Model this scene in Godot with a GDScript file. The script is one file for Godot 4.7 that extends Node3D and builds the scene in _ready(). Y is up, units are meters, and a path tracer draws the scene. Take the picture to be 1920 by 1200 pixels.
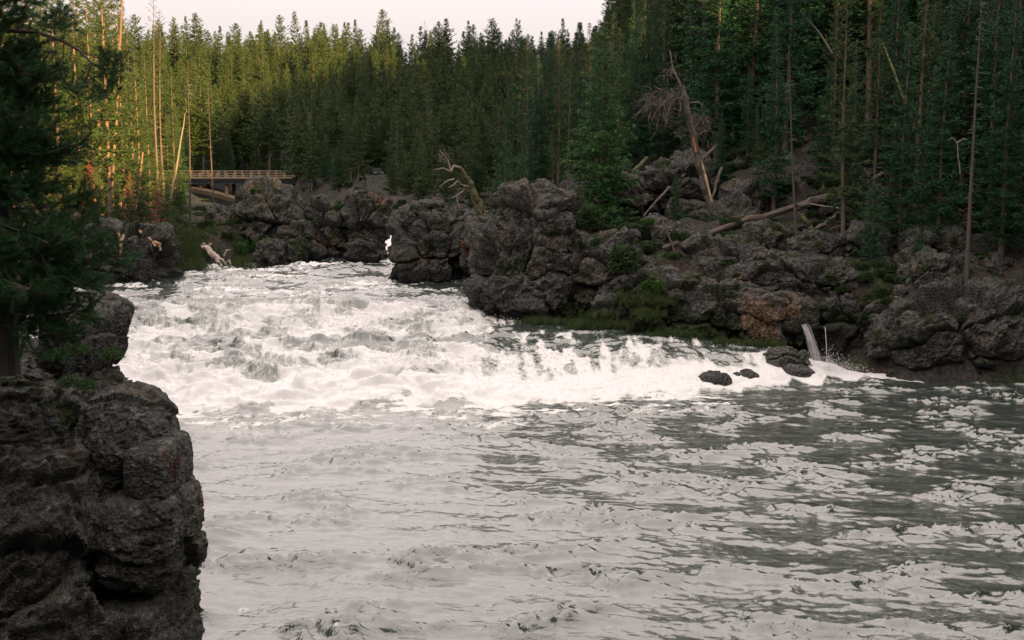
extends Node3D
# A mountain river: pool, rapids, volcanic rock banks and a pine forest at evening.
# x right, y up, z towards the viewer; d = -z is the distance ahead of the viewpoint.

const FOCAL := 2092.0
const EYE := Vector3(0, 10, 0)
const PITCH := -7.354
var rng := RandomNumberGenerator.new()
var used := {}

# ------------------------------------------------------------------ helpers
func at(px: float, py: float, d: float) -> Vector3:
	var a := deg_to_rad(PITCH)
	var v := Vector3((px - 960.0) / FOCAL, (600.0 - py) / FOCAL, -1.0).rotated(Vector3.RIGHT, a)
	return EYE + v * (d / -v.z)

func numbered(called: String) -> String:
	var n: int = used.get(called, 0)
	used[called] = n + 1
	return called if n == 0 else "%s_%03d" % [called, n]

func tag(o: Node, label := "", category := "", group := "", kind := "") -> void:
	if label: o.set_meta("label", label)
	if category: o.set_meta("category", category)
	if group: o.set_meta("group", group)
	if kind: o.set_meta("kind", kind)

func base(called: String, where := Vector3.ZERO) -> Node3D:
	var o := Node3D.new()
	o.name = numbered(called)
	add_child(o)
	o.position = where
	return o

func put(called: String, mesh: Mesh, mat: Material, parent: Node = null, where := Vector3.ZERO) -> MeshInstance3D:
	var o := MeshInstance3D.new()
	o.mesh = mesh
	o.material_override = mat
	if parent == null:
		o.name = numbered(called)
		add_child(o)
	else:
		o.name = called
		parent.add_child(o, true)
	o.position = where
	return o

func fnl(type: int, freq: float, sd: int, oct := 1, frac := 0) -> FastNoiseLite:
	var n := FastNoiseLite.new()
	n.noise_type = type
	n.frequency = freq
	n.seed = sd
	n.fractal_type = FastNoiseLite.FRACTAL_NONE if oct == 1 else (frac if frac else FastNoiseLite.FRACTAL_FBM)
	n.fractal_octaves = oct
	return n

# vertex colours are kept in 8 bits, so they are stored gamma coded and read as sRGB
func vc(r: float, g: float, b: float) -> Color:
	return Color(pow(maxf(r, 0.0), 0.4545), pow(maxf(g, 0.0), 0.4545), pow(maxf(b, 0.0), 0.4545))

func vcc(c: Color, k := 1.0) -> Color:
	return vc(c.r * k, c.g * k, c.b * k)

func tri_mesh(v: PackedVector3Array, c: PackedColorArray, n := PackedVector3Array(), idx := PackedInt32Array()) -> ArrayMesh:
	var a := []
	a.resize(Mesh.ARRAY_MAX)
	a[Mesh.ARRAY_VERTEX] = v
	a[Mesh.ARRAY_COLOR] = c
	if n.size(): a[Mesh.ARRAY_NORMAL] = n
	if idx.size(): a[Mesh.ARRAY_INDEX] = idx
	var m := ArrayMesh.new()
	m.add_surface_from_arrays(Mesh.PRIMITIVE_TRIANGLES, a)
	return m

func noise_tex(type: int, freq: float, sd: int, oct: int, lo: float, hi: float, size := 512, frac := 0) -> NoiseTexture2D:
	var t := NoiseTexture2D.new()
	t.width = size
	t.height = size
	t.seamless = true
	t.seamless_blend_skirt = 0.15
	t.noise = fnl(type, freq, sd, oct, frac)
	var g := Gradient.new()
	g.set_color(0, Color(lo, lo, lo))
	g.set_color(1, Color(hi, hi, hi))
	t.color_ramp = g
	return t

func mat(rough: float, spec := 0.5) -> StandardMaterial3D:
	var m := StandardMaterial3D.new()
	m.vertex_color_use_as_albedo = true
	m.vertex_color_is_srgb = true
	m.roughness = rough
	m.metallic_specular = spec
	m.cull_mode = BaseMaterial3D.CULL_DISABLED
	return m

# a bent, tapering round bar through the points, added to the arrays
func bar(v: PackedVector3Array, c: PackedColorArray, pts: Array, rads: Array, col: Color, sides := 6, jitter := 0.0) -> void:
	var prev := []
	for i in pts.size():
		var p: Vector3 = pts[i]
		var dir: Vector3 = (pts[mini(i + 1, pts.size() - 1)] - pts[maxi(i - 1, 0)]).normalized()
		var sx := dir.cross(Vector3(0.31, 0.2, 0.93)).normalized()
		var sy := dir.cross(sx)
		var ring := []
		var r: float = rads[i]
		for k in sides:
			var an := TAU * k / sides
			var rr := r * (1.0 + jitter * (rng.randf() - 0.5))
			ring.append(p + sx * cos(an) * rr + sy * sin(an) * rr)
		if i > 0:
			for k in sides:
				var k2 := (k + 1) % sides
				var f := 1.0 + 0.5 * (rng.randf() - 0.5)
				var cc := vcc(col, f)
				for q in [prev[k], ring[k], ring[k2], prev[k], ring[k2], prev[k2]]:
					v.append(q)
					c.append(cc)
		prev = ring

# ------------------------------------------------------------------ the lie of the land
var river := PackedVector2Array([
	Vector2(32, -50), Vector2(31, 5), Vector2(30, 28), Vector2(28, 46), Vector2(25, 52.5), Vector2(19, 54), Vector2(17, 57.5),
	Vector2(14, 58), Vector2(10, 58.6), Vector2(6, 59.5), Vector2(3, 60.8), Vector2(-0.5, 62), Vector2(-2.0, 66), Vector2(-2.8, 76),
	Vector2(-5, 80), Vector2(-8, 82), Vector2(-8.3, 90), Vector2(-7, 98), Vector2(-10, 112), Vector2(-22, 140), Vector2(-35, 165),
	Vector2(-40, 190), Vector2(-50, 190), Vector2(-47, 165), Vector2(-33, 138), Vector2(-20, 112),
	Vector2(-15, 101), Vector2(-11.5, 92.5), Vector2(-17, 90.5), Vector2(-21, 87.5), Vector2(-25, 82.5), Vector2(-23.5, 78), Vector2(-27, 76),
	Vector2(-27, 68), Vector2(-25, 60), Vector2(-22, 48), Vector2(-19, 36), Vector2(-13, 24), Vector2(-8, 19.5), Vector2(-6, 17), Vector2(-5, 12),
	Vector2(-2, 7), Vector2(8, 4.5), Vector2(18, -6), Vector2(20, -50)])

var n_lo := fnl(FastNoiseLite.TYPE_SIMPLEX, 0.05, 3, 3)
var n_mid := fnl(FastNoiseLite.TYPE_SIMPLEX, 0.35, 8, 4)

func ramp(keys: Array, t: float) -> float:
	var last: Array = keys[keys.size() - 1]
	if t <= keys[0][0]: return keys[0][1]
	for i in range(1, keys.size()):
		if t < keys[i][0]:
			var a: Array = keys[i - 1]
			var b: Array = keys[i]
			return lerpf(a[1], b[1], (t - a[0]) / (b[0] - a[0]))
	return last[1]

func shore(x: float, d: float) -> float:
	var p := Vector2(x, d)
	var best := 1e9
	for i in river.size():
		var q := Geometry2D.get_closest_point_to_segment(p, river[i], river[(i + 1) % river.size()])
		best = minf(best, p.distance_squared_to(q))
	best = sqrt(best)
	return -best if Geometry2D.is_point_in_polygon(p, river) else best

const LEVEL := [[46.0, 0.0], [50.5, 0.9], [58.0, 1.7], [63.0, 2.4], [90.0, 3.2], [100.0, 4.2], [140.0, 4.6]]
func ground(x: float, d: float) -> float:
	var s := shore(x, d)
	var lvl := ramp(LEVEL, d)
	var bed := lvl - 1.6
	if s < -3.0:
		return bed
	var o := maxf(s, 0.0)
	var right := lvl + 1.2 + 0.28 * minf(o, 25.0) + 0.64 * clampf(o - 25.0, 0.0, 60.0)
	right = minf(right, lerpf(11.0, 60.0, smoothstep(45.0, 75.0, d)) + 12.0 * smoothstep(15.0, -5.0, d))
	var left := lerpf(8.2, 5.6, smoothstep(18.0, 60.0, d)) + 0.05 * maxf(0.0, o - 12.0)
	var rc := ramp([[4.0, 16.0], [12.0, 0.0], [58.0, 0.0], [64.0, -8.0], [95.0, -8.0], [112.0, -4.0], [150.0, 2.0], [220.0, 25.0]], d)
	var wr := smoothstep(-4.0, 6.0, x - rc)
	var far := lerpf(5.4, 10.0, smoothstep(100.0, 190.0, d)) + 0.175 * clampf(d - 208.0, 0.0, 135.0)
	var wf := smoothstep(92.0, 130.0, d)
	var h := lerpf(left, right, wr)
	var scaled := lerpf(left, lvl + 1.6 + (right - lvl - 1.6) * 0.9, wr)
	h = lerpf(h, maxf(far, scaled), wf)
	var flat := smoothstep(3.0, 9.0, absf(d - 203.0))
	h += flat * n_lo.get_noise_2d(x, d) * clampf(o * 0.15, 0.0, 2.2) + n_mid.get_noise_2d(x, d) * clampf(o * 0.2, 0.0, 0.45)
	h += (n_mid.get_noise_2d(x * 2.0, d * 2.0)) * 0.3 * smoothstep(0.0, 4.0, o)
	return lerpf(bed, h, smoothstep(-0.4, 4.5, s))

func build_ground() -> void:
	var xs := []
	var x := -260.0
	while x < 260.0:
		xs.append(x)
		x += 0.7 if (x > -12.0 and x < 44.0) else (1.2 if x > -45.0 and x < 60.0 else 7.0)
	var ds := []
	var d := -90.0
	while d < 460.0:
		ds.append(d)
		d += 6.0 if d < -12.0 else (1.1 if d < 50.0 else (0.7 if d < 100.0 else (2.5 if d < 220.0 else 8.0)))
	var v := PackedVector3Array()
	var c := PackedColorArray()
	var idx := PackedInt32Array()
	var patch := fnl(FastNoiseLite.TYPE_SIMPLEX, 0.16, 21, 4)
	var patch2 := fnl(FastNoiseLite.TYPE_SIMPLEX, 0.7, 22, 3)
	for dd in ds:
		for xx in xs:
			v.append(Vector3(xx, ground(xx, dd), -dd))
			var p := patch.get_noise_2d(xx, dd) + 0.5 * patch2.get_noise_2d(xx, dd)
			var col := Color(0.044, 0.042, 0.035)
			if p > 0.12: col = Color(0.058, 0.038, 0.028)
			if p < -0.18: col = Color(0.068, 0.068, 0.062)
			if p > 0.42: col = Color(0.04, 0.06, 0.022)
			c.append(vcc(col, 1.0 + 0.5 * patch2.get_noise_2d(xx * 3.0, dd * 3.0)))
	var w := xs.size()
	for j in ds.size() - 1:
		for i in w - 1:
			var a := j * w + i
			idx.append_array([a, a + w, a + w + 1, a, a + w + 1, a + 1])
	var st := SurfaceTool.new()
	st.create_from(tri_mesh(v, c, PackedVector3Array(), idx), 0)
	st.generate_normals()
	var o := put("ground", st.commit(), m_soil)
	tag(o, "brown forest floor of the river banks and hillsides", "", "", "structure")

# ------------------------------------------------------------------ the river
var w_big := fnl(FastNoiseLite.TYPE_SIMPLEX, 0.22, 41, 2)
var w_mid := fnl(FastNoiseLite.TYPE_SIMPLEX, 0.55, 42, 3)
var w_fine := fnl(FastNoiseLite.TYPE_SIMPLEX, 1.6, 43, 3)
var w_foam := fnl(FastNoiseLite.TYPE_SIMPLEX, 0.30, 44, 5)
var w_froth := fnl(FastNoiseLite.TYPE_SIMPLEX, 1.3, 45, 4)
const P_LEFT := [[46.3, 0.0], [47.3, 0.2], [49.0, 0.8], [50.6, 1.15], [53.0, 1.3], [58.0, 1.75], [61.0, 2.1], [63.4, 2.65], [65.6, 2.4], [68.0, 2.45], [90.0, 3.2], [95.0, 3.6], [100.0, 4.3], [130.0, 4.5]]
const FOOT := [[-25.0, 46.6], [-14.0, 46.8], [0.0, 48.4], [8.0, 50.6], [17.0, 54.4], [25.0, 55.0]]
const LIP := [[-6.0, 61.8], [-2.0, 61.4], [6.6, 58.0], [13.0, 57.2], [17.0, 56.8]]
const TOP := [[-6.0, 2.15], [-2.0, 2.1], [6.6, 1.8], [13.0, 1.25], [16.5, 0.35], [18.0, 0.0]]
# darker, glassy tongues of water inside the white water: x, d, half width, half length
const TONGUES := [[-21.0, 60.8, 1.9, 1.3], [-16.3, 62.6, 1.5, 0.9], [-15.4, 56.4, 1.9, 1.8], [-13.5, 54.0, 1.0, 1.4], [-7.6, 56.3, 3.4, 1.0], [-9.5, 55.0, 1.2, 0.7],
	[-3.5, 57.4, 2.0, 0.7], [-0.6, 56.4, 0.7, 1.6], [1.0, 59.2, 1.8, 0.7], [3.9, 57.3, 0.55, 1.5], [4.6, 58.6, 2.4, 0.5], [5.2, 56.6, 0.45, 1.3], [8.4, 55.8, 0.8, 0.9], [10.6, 55.6, 0.9, 1.1], [-11.5, 50.4, 0.8, 0.5], [-4.4, 50.6, 0.9, 0.35], [12.0, 56.6, 1.0, 0.5]]

var o_foam := 0.0
func water(x: float, d: float) -> float:
	# still surface
	var foot := ramp(FOOT, x)
	var left := ramp(P_LEFT, d + 46.6 - minf(foot, 47.4))
	var lip := ramp(LIP, x)
	var top := ramp(TOP, x)
	var t := clampf((d - foot) / (lip - foot), 0.0, 1.0)
	var right := top * (t * t * (3.0 - 2.0 * t) * 0.55 + 0.45 * pow(t, 0.75)) + maxf(0.0, d - lip) * 0.035
	var wl := smoothstep(2.0, -5.0, x)
	var y := lerpf(right, left, wl)
	var into := d - foot + 0.9 * w_big.get_noise_2d(x * 1.6, d * 0.5) + 0.5 * w_mid.get_noise_2d(x * 1.2, d * 0.6)
	var past := d - lerpf(lip, 64.0, wl)
	# white water
	var foam := 0.0
	var turb := 0.0
	if into > -2.5 and past < 5.0:
		var body := smoothstep(-0.5, 0.4, into) * (1.0 - smoothstep(-0.7, 0.5, past + 1.1 * w_mid.get_noise_2d(x * 0.7, d * 0.7)))
		turb = smoothstep(-0.8, 1.5, into) * (1.0 - smoothstep(0.0, 3.0, past))
		# how much of the surface is foam: all of it in the boil, less on the sheets above
		var boil := 1.0 - smoothstep(2.2, 6.0, into)
		var brink := smoothstep(-3.6, -1.2, past)
		var cover := lerpf(0.78 - 0.80 * smoothstep(0.35, 1.0, t), 0.74 + 0.24 * brink, wl)
		cover = maxf(cover, 0.95 * boil)
		var n := lerpf(w_foam.get_noise_2d(x * 3.0, d * 0.8), w_foam.get_noise_2d(x * 0.9 + d * 0.3, d * 0.8), wl)
		var fleck := w_froth.get_noise_2d(x * 1.6, d * 1.0)
		foam = cover + (1.0 - 0.75 * boil) * (lerpf(1.35, 0.95, wl) * n + 0.35 * fleck) + 0.08 * fleck
		for w in TONGUES:
			var ex: float = (x - w[0]) / w[2]
			var ey: float = (d - w[1]) / w[3]
			var e := ex * ex + ey * ey + 1.0 * w_foam.get_noise_2d(x * 1.6 + 40.0, d * 1.6)
			if e < 2.2:
				foam -= 0.85 * (1.0 - smoothstep(0.2, 2.0, e))
		# threads of foam on the dark water
		var lace := 1.0 - absf(w_froth.get_noise_2d(x * 1.1 + 20.0, d * 0.9)) * 3.2
		foam = maxf(foam, 0.62 * smoothstep(0.45, 1.0, lace) * smoothstep(-0.9, 0.3, foam))
		foam = clampf(foam, 0.0, 1.0) * body
		foam = maxf(foam, (1.0 - smoothstep(0.0, 2.4, absf(into - 1.3))) * (0.75 + 0.6 * w_froth.get_noise_2d(x * 0.7, d * 0.7)) * smoothstep(16.8, 14.5, x))
		y += wl * (0.40 * exp(-pow((x + 12.3) / 2.6, 2.0) - pow((d - 63.2) / 1.3, 2.0)) + 0.35 * exp(-pow((x + 20.5) / 1.8, 2.0) - pow((d - 62.0) / 1.2, 2.0)) - 0.3 * exp(-pow((x + 17.2) / 1.6, 2.0) - pow((d - 63.4) / 1.5, 2.0)))
	# lines of broken water on the upper river and in the pool
	if past > 3.0:
		var row := w_foam.get_noise_2d(x * 0.28, d * 0.8)
		foam = maxf(foam, smoothstep(0.30, 0.55, row + 0.35 * w_froth.get_noise_2d(x, d) + 0.28 * smoothstep(80.0, 90.0, d)))
		foam = maxf(foam, smoothstep(93.0, 96.0, d) * 0.9)
	if into < 0.0:
		foam = maxf(foam, 0.75 * smoothstep(0.05, 0.5, w_foam.get_noise_2d(x * 0.7, d * 2.2) + 0.4 * w_froth.get_noise_2d(x, d * 1.5) + 0.42 + 0.16 * into) * smoothstep(16.0, 8.0, x))
		var near := smoothstep(33.0, 22.0, d) * smoothstep(4.0, -7.0, x)
		foam = maxf(foam, 0.6 * smoothstep(0.45, 0.85, w_foam.get_noise_2d(x * 0.8, d * 1.1) + 0.45 * w_froth.get_noise_2d(x * 1.4, d * 1.4) + 0.34 * near - 0.36))
	# waves
	var calm := 1.0 - turb
	var chop := 0.88 + 0.7 * smoothstep(36.0, 22.0, d) * smoothstep(12.0, -6.0, x)
	if d > 60.0: chop = 1.15
	var q1 := w_big.get_noise_2d(x * 0.75, d * 1.5)
	var warp := q1 * 0.7
	var q2 := w_mid.get_noise_2d(x * 0.62 + warp, d * 1.6)
	var q3 := w_fine.get_noise_2d(x * 0.42 + warp, d * 1.35 + 0.3 * q2)
	var crest := 1.0 - absf(q2)
	crest = crest * crest * crest
	# rounded swells, a few steeper crests, then ripples riding on them
	var wv := 0.12 * q1 + 0.22 * (crest - 0.42) * smoothstep(-0.2, 0.5, q1) + 0.026 * q3 * (0.5 + crest) + 0.018 * w_froth.get_noise_2d(x * 1.3, d * 2.8) * (0.4 + crest)
	y += chop * calm * wv
	if turb > 0.0:
		var b1 := w_mid.get_noise_2d(x * 0.42 + 70.0 + 0.5 * q1, d * 0.62 + 0.8 * q1)
		var b2 := w_fine.get_noise_2d(x * 0.6 + 9.0, d * 0.6)
		var b3 := w_froth.get_noise_2d(x * 2.0, d * 2.0)
		var size := lerpf(0.30, 1.0, wl)
		y += turb * (size * (0.55 * absf(b1) + 0.25 * q1 - 0.08 + 0.10 * absf(b2)) + 0.10 * size * q2 + 0.025 * b3)
	o_foam = clampf(foam, 0.0, 1.0)
	return y

func build_water(called: String, x0: float, x1: float, dx: float, rows: Array, label: String) -> void:
	var v := PackedVector3Array()
	var c := PackedColorArray()
	var nx := int((x1 - x0) / dx) + 1
	v.resize(nx * rows.size())
	c.resize(nx * rows.size())
	var k := 0
	for d in rows:
		for i in nx:
			var x := x0 + dx * i
			var y := water(x, d)
			v[k] = Vector3(x, y, -d)
			var f := o_foam
			var g := smoothstep(0.16, 0.84, f)
			var air := 0.30 * (1.0 - absf(2.0 * f - 0.9)) * f   # water milky with bubbles
			# clear deep water, then water full of bubbles, then foam
			c[k] = vc(lerpf(0.028, 0.55, g), lerpf(0.040, 0.55, g) + 0.05 * air, lerpf(0.034, 0.55, g) - 0.05 * air)
			k += 1
	var nor := PackedVector3Array()
	nor.resize(v.size())
	var idx := PackedInt32Array()
	var white := PackedInt32Array()
	for j in rows.size():
		for i in nx:
			var a := j * nx + i
			var l := v[a - 1 if i > 0 else a]
			var rr := v[a + 1 if i < nx - 1 else a]
			var dn := v[a - nx if j > 0 else a]
			var up := v[a + nx if j < rows.size() - 1 else a]
			nor[a] = (rr - l).cross(up - dn).normalized()
			if i < nx - 1 and j < rows.size() - 1:
				var e := a + nx
				if c[a].g + c[a + 1].g + c[e].g + c[e + 1].g > 2.0:
					white.append_array(PackedInt32Array([a, e, e + 1, a, e + 1, a + 1]))
				else:
					idx.append_array(PackedInt32Array([a, e, e + 1, a, e + 1, a + 1]))
	var o := put(called, tri_mesh(v, c, nor, idx), m_water)
	tag(o, label, "", "", "structure")
	put("white_water", tri_mesh(v, c, nor, white), m_foam, o)

func build_river() -> void:
	var rows := []
	var d := 6.0
	while d < 46.0:
		rows.append(d)
		d += 0.35 if d < 20.0 else lerpf(0.06, 0.105, (d - 20.0) / 26.0)
	rows.append(46.0)
	build_water("river_pool", -25.0, 27.0, 0.075, rows, "rippled pool of river water below the rapids")
	rows = []
	d = 46.0
	while d < 68.0:
		rows.append(d)
		d += 0.085
	rows.append(68.0)
	build_water("river_rapids", -29.0, 27.0, 0.075, rows, "white water rapids tumbling into the pool")
	rows = []
	d = 68.0
	while d < 130.0:
		rows.append(d)
		d += 0.13 if d < 92.0 else 0.6
	build_water("river_upstream", -40.0, 4.0, 0.12, rows, "fast rippled river upstream of the rapids")

# drops thrown up by the rapids: thousands of tiny blobs, one object
func build_spray() -> void:
	var v := PackedVector3Array()
	var c := PackedColorArray()
	var o6 := [Vector3.RIGHT, Vector3.UP, Vector3.BACK, Vector3.LEFT, Vector3.DOWN, Vector3.FORWARD]
	for f in [[0, 1, 2], [2, 1, 3], [3, 1, 5], [5, 1, 0], [0, 2, 4], [2, 3, 4], [3, 5, 4], [5, 0, 4]]:
		for k in f:
			v.append(o6[k])
			c.append(vc(0.58, 0.58, 0.58))
	var mesh := tri_mesh(v, c)
	var where := []
	rng.seed = 77
	var tries := 0
	while where.size() < 30000 and tries < 400000:
		tries += 1
		var x := rng.randf_range(-26.0, 16.0)
		var d := rng.randf_range(46.6, 65.5)
		var y := water(x, d)
		var f := o_foam
		if d < ramp(FOOT, x) + 3.2 and rng.randf() > 0.12: continue
		if f < 0.35 or rng.randf() > 0.5 + smoothstep(58.0, 63.5, d):
			continue
		var burst := maxf(0.0, w_mid.get_noise_2d(x * 0.9 + 70.0, d * 0.9))
		var up := absf(rng.randfn(0.0, 0.10 + 0.20 * burst)) * lerpf(0.5, 1.0, smoothstep(3.0, -5.0, x))
		var s := rng.randf_range(0.010, 0.026) * (1.0 if up < 0.2 else 0.7)
		where.append([Vector3(x, y + up - 0.02, -d), s])
	# splash where the side fall lands
	for i in 2600:
		var a := rng.randf() * TAU
		var r := absf(rng.randfn(0.0, 0.9))
		var p := SPLASH + Vector3(cos(a) * r * 1.35, absf(rng.randfn(0.0, 0.55)) * maxf(0.15, 1.0 - r * 0.45), sin(a) * r * 0.6)
		where.append([p, rng.randf_range(0.006, 0.016)])
	var mm := MultiMesh.new()
	mm.transform_format = MultiMesh.TRANSFORM_3D
	mm.mesh = mesh
	mm.instance_count = where.size()
	for i in where.size():
		var s: float = where[i][1]
		mm.set_instance_transform(i, Transform3D(Basis(Vector3(rng.randf(), rng.randf(), rng.randf() + 0.01).normalized(), rng.randf() * TAU).scaled(Vector3(s, s * 1.3, s)), where[i][0]))
	var o := MultiMeshInstance3D.new()
	o.multimesh = mm
	o.material_override = m_foam
	o.name = "spray"
	add_child(o)
	tag(o, "white drops of spray thrown up by the rapids", "", "", "stuff")

# ------------------------------------------------------------------ rock
var r_lump := fnl(FastNoiseLite.TYPE_SIMPLEX, 0.22, 61, 3)
var r_block := fnl(FastNoiseLite.TYPE_CELLULAR, 0.42, 62)
var r_crack := fnl(FastNoiseLite.TYPE_CELLULAR, 0.42, 62)
var r_block2 := fnl(FastNoiseLite.TYPE_CELLULAR, 1.5, 63)
var r_fine := fnl(FastNoiseLite.TYPE_SIMPLEX, 1.5, 64, 4)
var r_block3 := fnl(FastNoiseLite.TYPE_CELLULAR, 4.2, 69)
var r_rough := fnl(FastNoiseLite.TYPE_SIMPLEX, 3.4, 68, 3, FastNoiseLite.FRACTAL_RIDGED)
var r_tint := fnl(FastNoiseLite.TYPE_SIMPLEX, 0.5, 65, 4)
var r_lichen := fnl(FastNoiseLite.TYPE_SIMPLEX, 2.6, 66, 3)
var r_moss := fnl(FastNoiseLite.TYPE_SIMPLEX, 0.45, 67, 4)

# r: half sizes, e: squareness, n: faces along an edge, rough: 0..1; opts: moss (0..1), tan (0..1), wet (waterline y), stains [[world point, radius, colour]]
func rock_mesh(where: Vector3, r: Vector3, e: float, n: int, rough: float, opts: Dictionary, turn: Basis) -> ArrayMesh:
	var v := PackedVector3Array()
	var c := PackedColorArray()
	var idx := PackedInt32Array()
	var moss: float = opts.get("moss", 0.15)
	var tan_: float = opts.get("tan", 0.2)
	var stains: Array = opts.get("stains", [])
	var sill: float = opts.get("sill", -100.0)   # moss grows below this height
	var wet: float = opts.get("wet", -100.0)
	var fs: float = opts.get("detail", 1.0)
	var grit: float = opts.get("grit", 0.65)
	var m := minf(r.x, minf(r.y, r.z))
	var cut: float = opts.get("cut", 0.42)
	var amp := clampf(m * 0.55, 0.12, 1.5) * rough
	for f in 6:
		var start := v.size()
		for j in n + 1:
			for i in n + 1:
				var a := tan((float(i) / n * 2.0 - 1.0) * PI * 0.25)
				var b := tan((float(j) / n * 2.0 - 1.0) * PI * 0.25)
				var q: Vector3
				match f:
					0: q = Vector3(a, b, 1)
					1: q = Vector3(-a, b, -1)
					2: q = Vector3(1, b, -a)
					3: q = Vector3(-1, b, a)
					4: q = Vector3(a, 1, -b)
					_: q = Vector3(a, -1, b)
				q = q.normalized()
				var k := pow(pow(absf(q.x), e) + pow(absf(q.y), e) + pow(absf(q.z), e), -1.0 / e)
				var p := turn * (q * k * r)
				var w := p + where
				# displacement in the rock's own world place: lumps, then blocks with cracks, then crumbly relief
				var wp := w + Vector3(r_lump.get_noise_3dv(w * 2.0), r_lump.get_noise_3dv(w * 2.0 + Vector3(31, 0, 0)), 0.0) * 0.35
				wp.y *= 1.35
				var lump := r_lump.get_noise_3dv(w)
				var block := r_block.get_noise_3dv(wp * fs)
				var crack := r_crack.get_noise_3dv(wp * fs)
				var b2 := r_block2.get_noise_3dv(wp * fs)
				var fine := r_fine.get_noise_3dv(w * fs)
				var b3 := r_block3.get_noise_3dv(wp * fs)
				var disp := amp * (0.6 * lump + 0.66 * block - cut * (1.0 - smoothstep(0.0, 0.10, crack + 1.0)))
				disp += rough * (0.20 * b2 + grit * (0.10 * b3 + 0.11 * fine + 0.05 * r_rough.get_noise_3dv(w * fs))) * minf(1.0, m * 0.7) / fs
				var out := (turn * (q * Vector3(1.0 / r.x, 1.0 / r.y, 1.0 / r.z))).normalized().lerp(p.normalized(), 0.4).normalized()
				p += out * disp
				v.append(p)
				w = p + where
				# what it is made of: grey rhyolite, tan faces, pale lichen specks, moss, rust
				var tn := r_tint.get_noise_3dv(w)
				var col := Color(0.108, 0.112, 0.106)
				if tn + tan_ * 0.8 > 0.28: col = col.lerp(Color(0.14, 0.12, 0.096), smoothstep(0.28, 0.5, tn + tan_ * 0.8))
				if tn < -0.2: col = Color(0.064, 0.067, 0.064)
				var li := r_lichen.get_noise_3dv(w * fs)
				if li > 0.22: col = col.lerp(Color(0.23, 0.22, 0.20), 0.6 * smoothstep(0.22, 0.4, li))
				if li < -0.3: col = col.lerp(Color(0.10, 0.085, 0.045), 0.6)
				var mo := r_moss.get_noise_3dv(w) + 0.4 * li
				if mo + moss > 0.42: col = col.lerp(Color(0.034, 0.05, 0.016), smoothstep(0.42, 0.55, mo + moss))
				if w.y < sill + 1.1 * tn + 0.5 * li: col = Color(0.028, 0.050, 0.014)
				for s in stains:
					var dist: float = (w - s[0]).length() / s[1] + 0.5 * tn + 0.35 * li
					if dist < 1.0: col = col.lerp(s[2], smoothstep(1.0, 0.75, dist))
				if w.y < wet + 0.5 + 0.5 * tn: col = Color(0.03, 0.03, 0.027)
				c.append(vcc(col, 1.0 + 0.35 * fine))
		for j in n:
			for i in n:
				var a := start + j * (n + 1) + i
				idx.append_array([a, a + n + 1, a + n + 2, a, a + n + 2, a + 1])
	var st := SurfaceTool.new()
	st.create_from(tri_mesh(v, c, PackedVector3Array(), idx), 0)
	st.generate_normals()
	st.index()
	return st.commit()

# a rock whose outline, seen ahead, spans the given picture box at distance d; thick: half depth in metres
func rock(called: String, box: Array, d: float, thick: float, opts := {}, parent: Node3D = null) -> Node3D:
	var a := at(box[0], box[1], d)
	var b := at(box[2], box[3], d)
	var mid := (a + b) * 0.5
	mid.z = -d
	var r := Vector3(absf(b.x - a.x) * 0.5, absf(a.y - b.y) * 0.5, thick)
	var turn := Basis(Vector3.UP, opts.get("yaw", 0.0)) * Basis(Vector3.BACK, opts.get("roll", 0.0))
	var mesh := rock_mesh(mid, r, opts.get("e", 3.2), opts.get("n", 40), opts.get("rough", 1.0), opts, turn)
	if parent:
		return put(called, mesh, opts.get("mat", m_rock), parent, mid - parent.position)
	var o := put(called, mesh, opts.get("mat", m_rock), null, mid)
	tag(o, opts.get("label", ""), "rock", opts.get("group", ""))
	return o

var RUST := Color(0.17, 0.035, 0.022)
var OCHRE := Color(0.28, 0.19, 0.12)
var GREEN := Color(0.03, 0.055, 0.014)
var SPLASH := Vector3(15.9, 0.25, -55.2)

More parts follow.
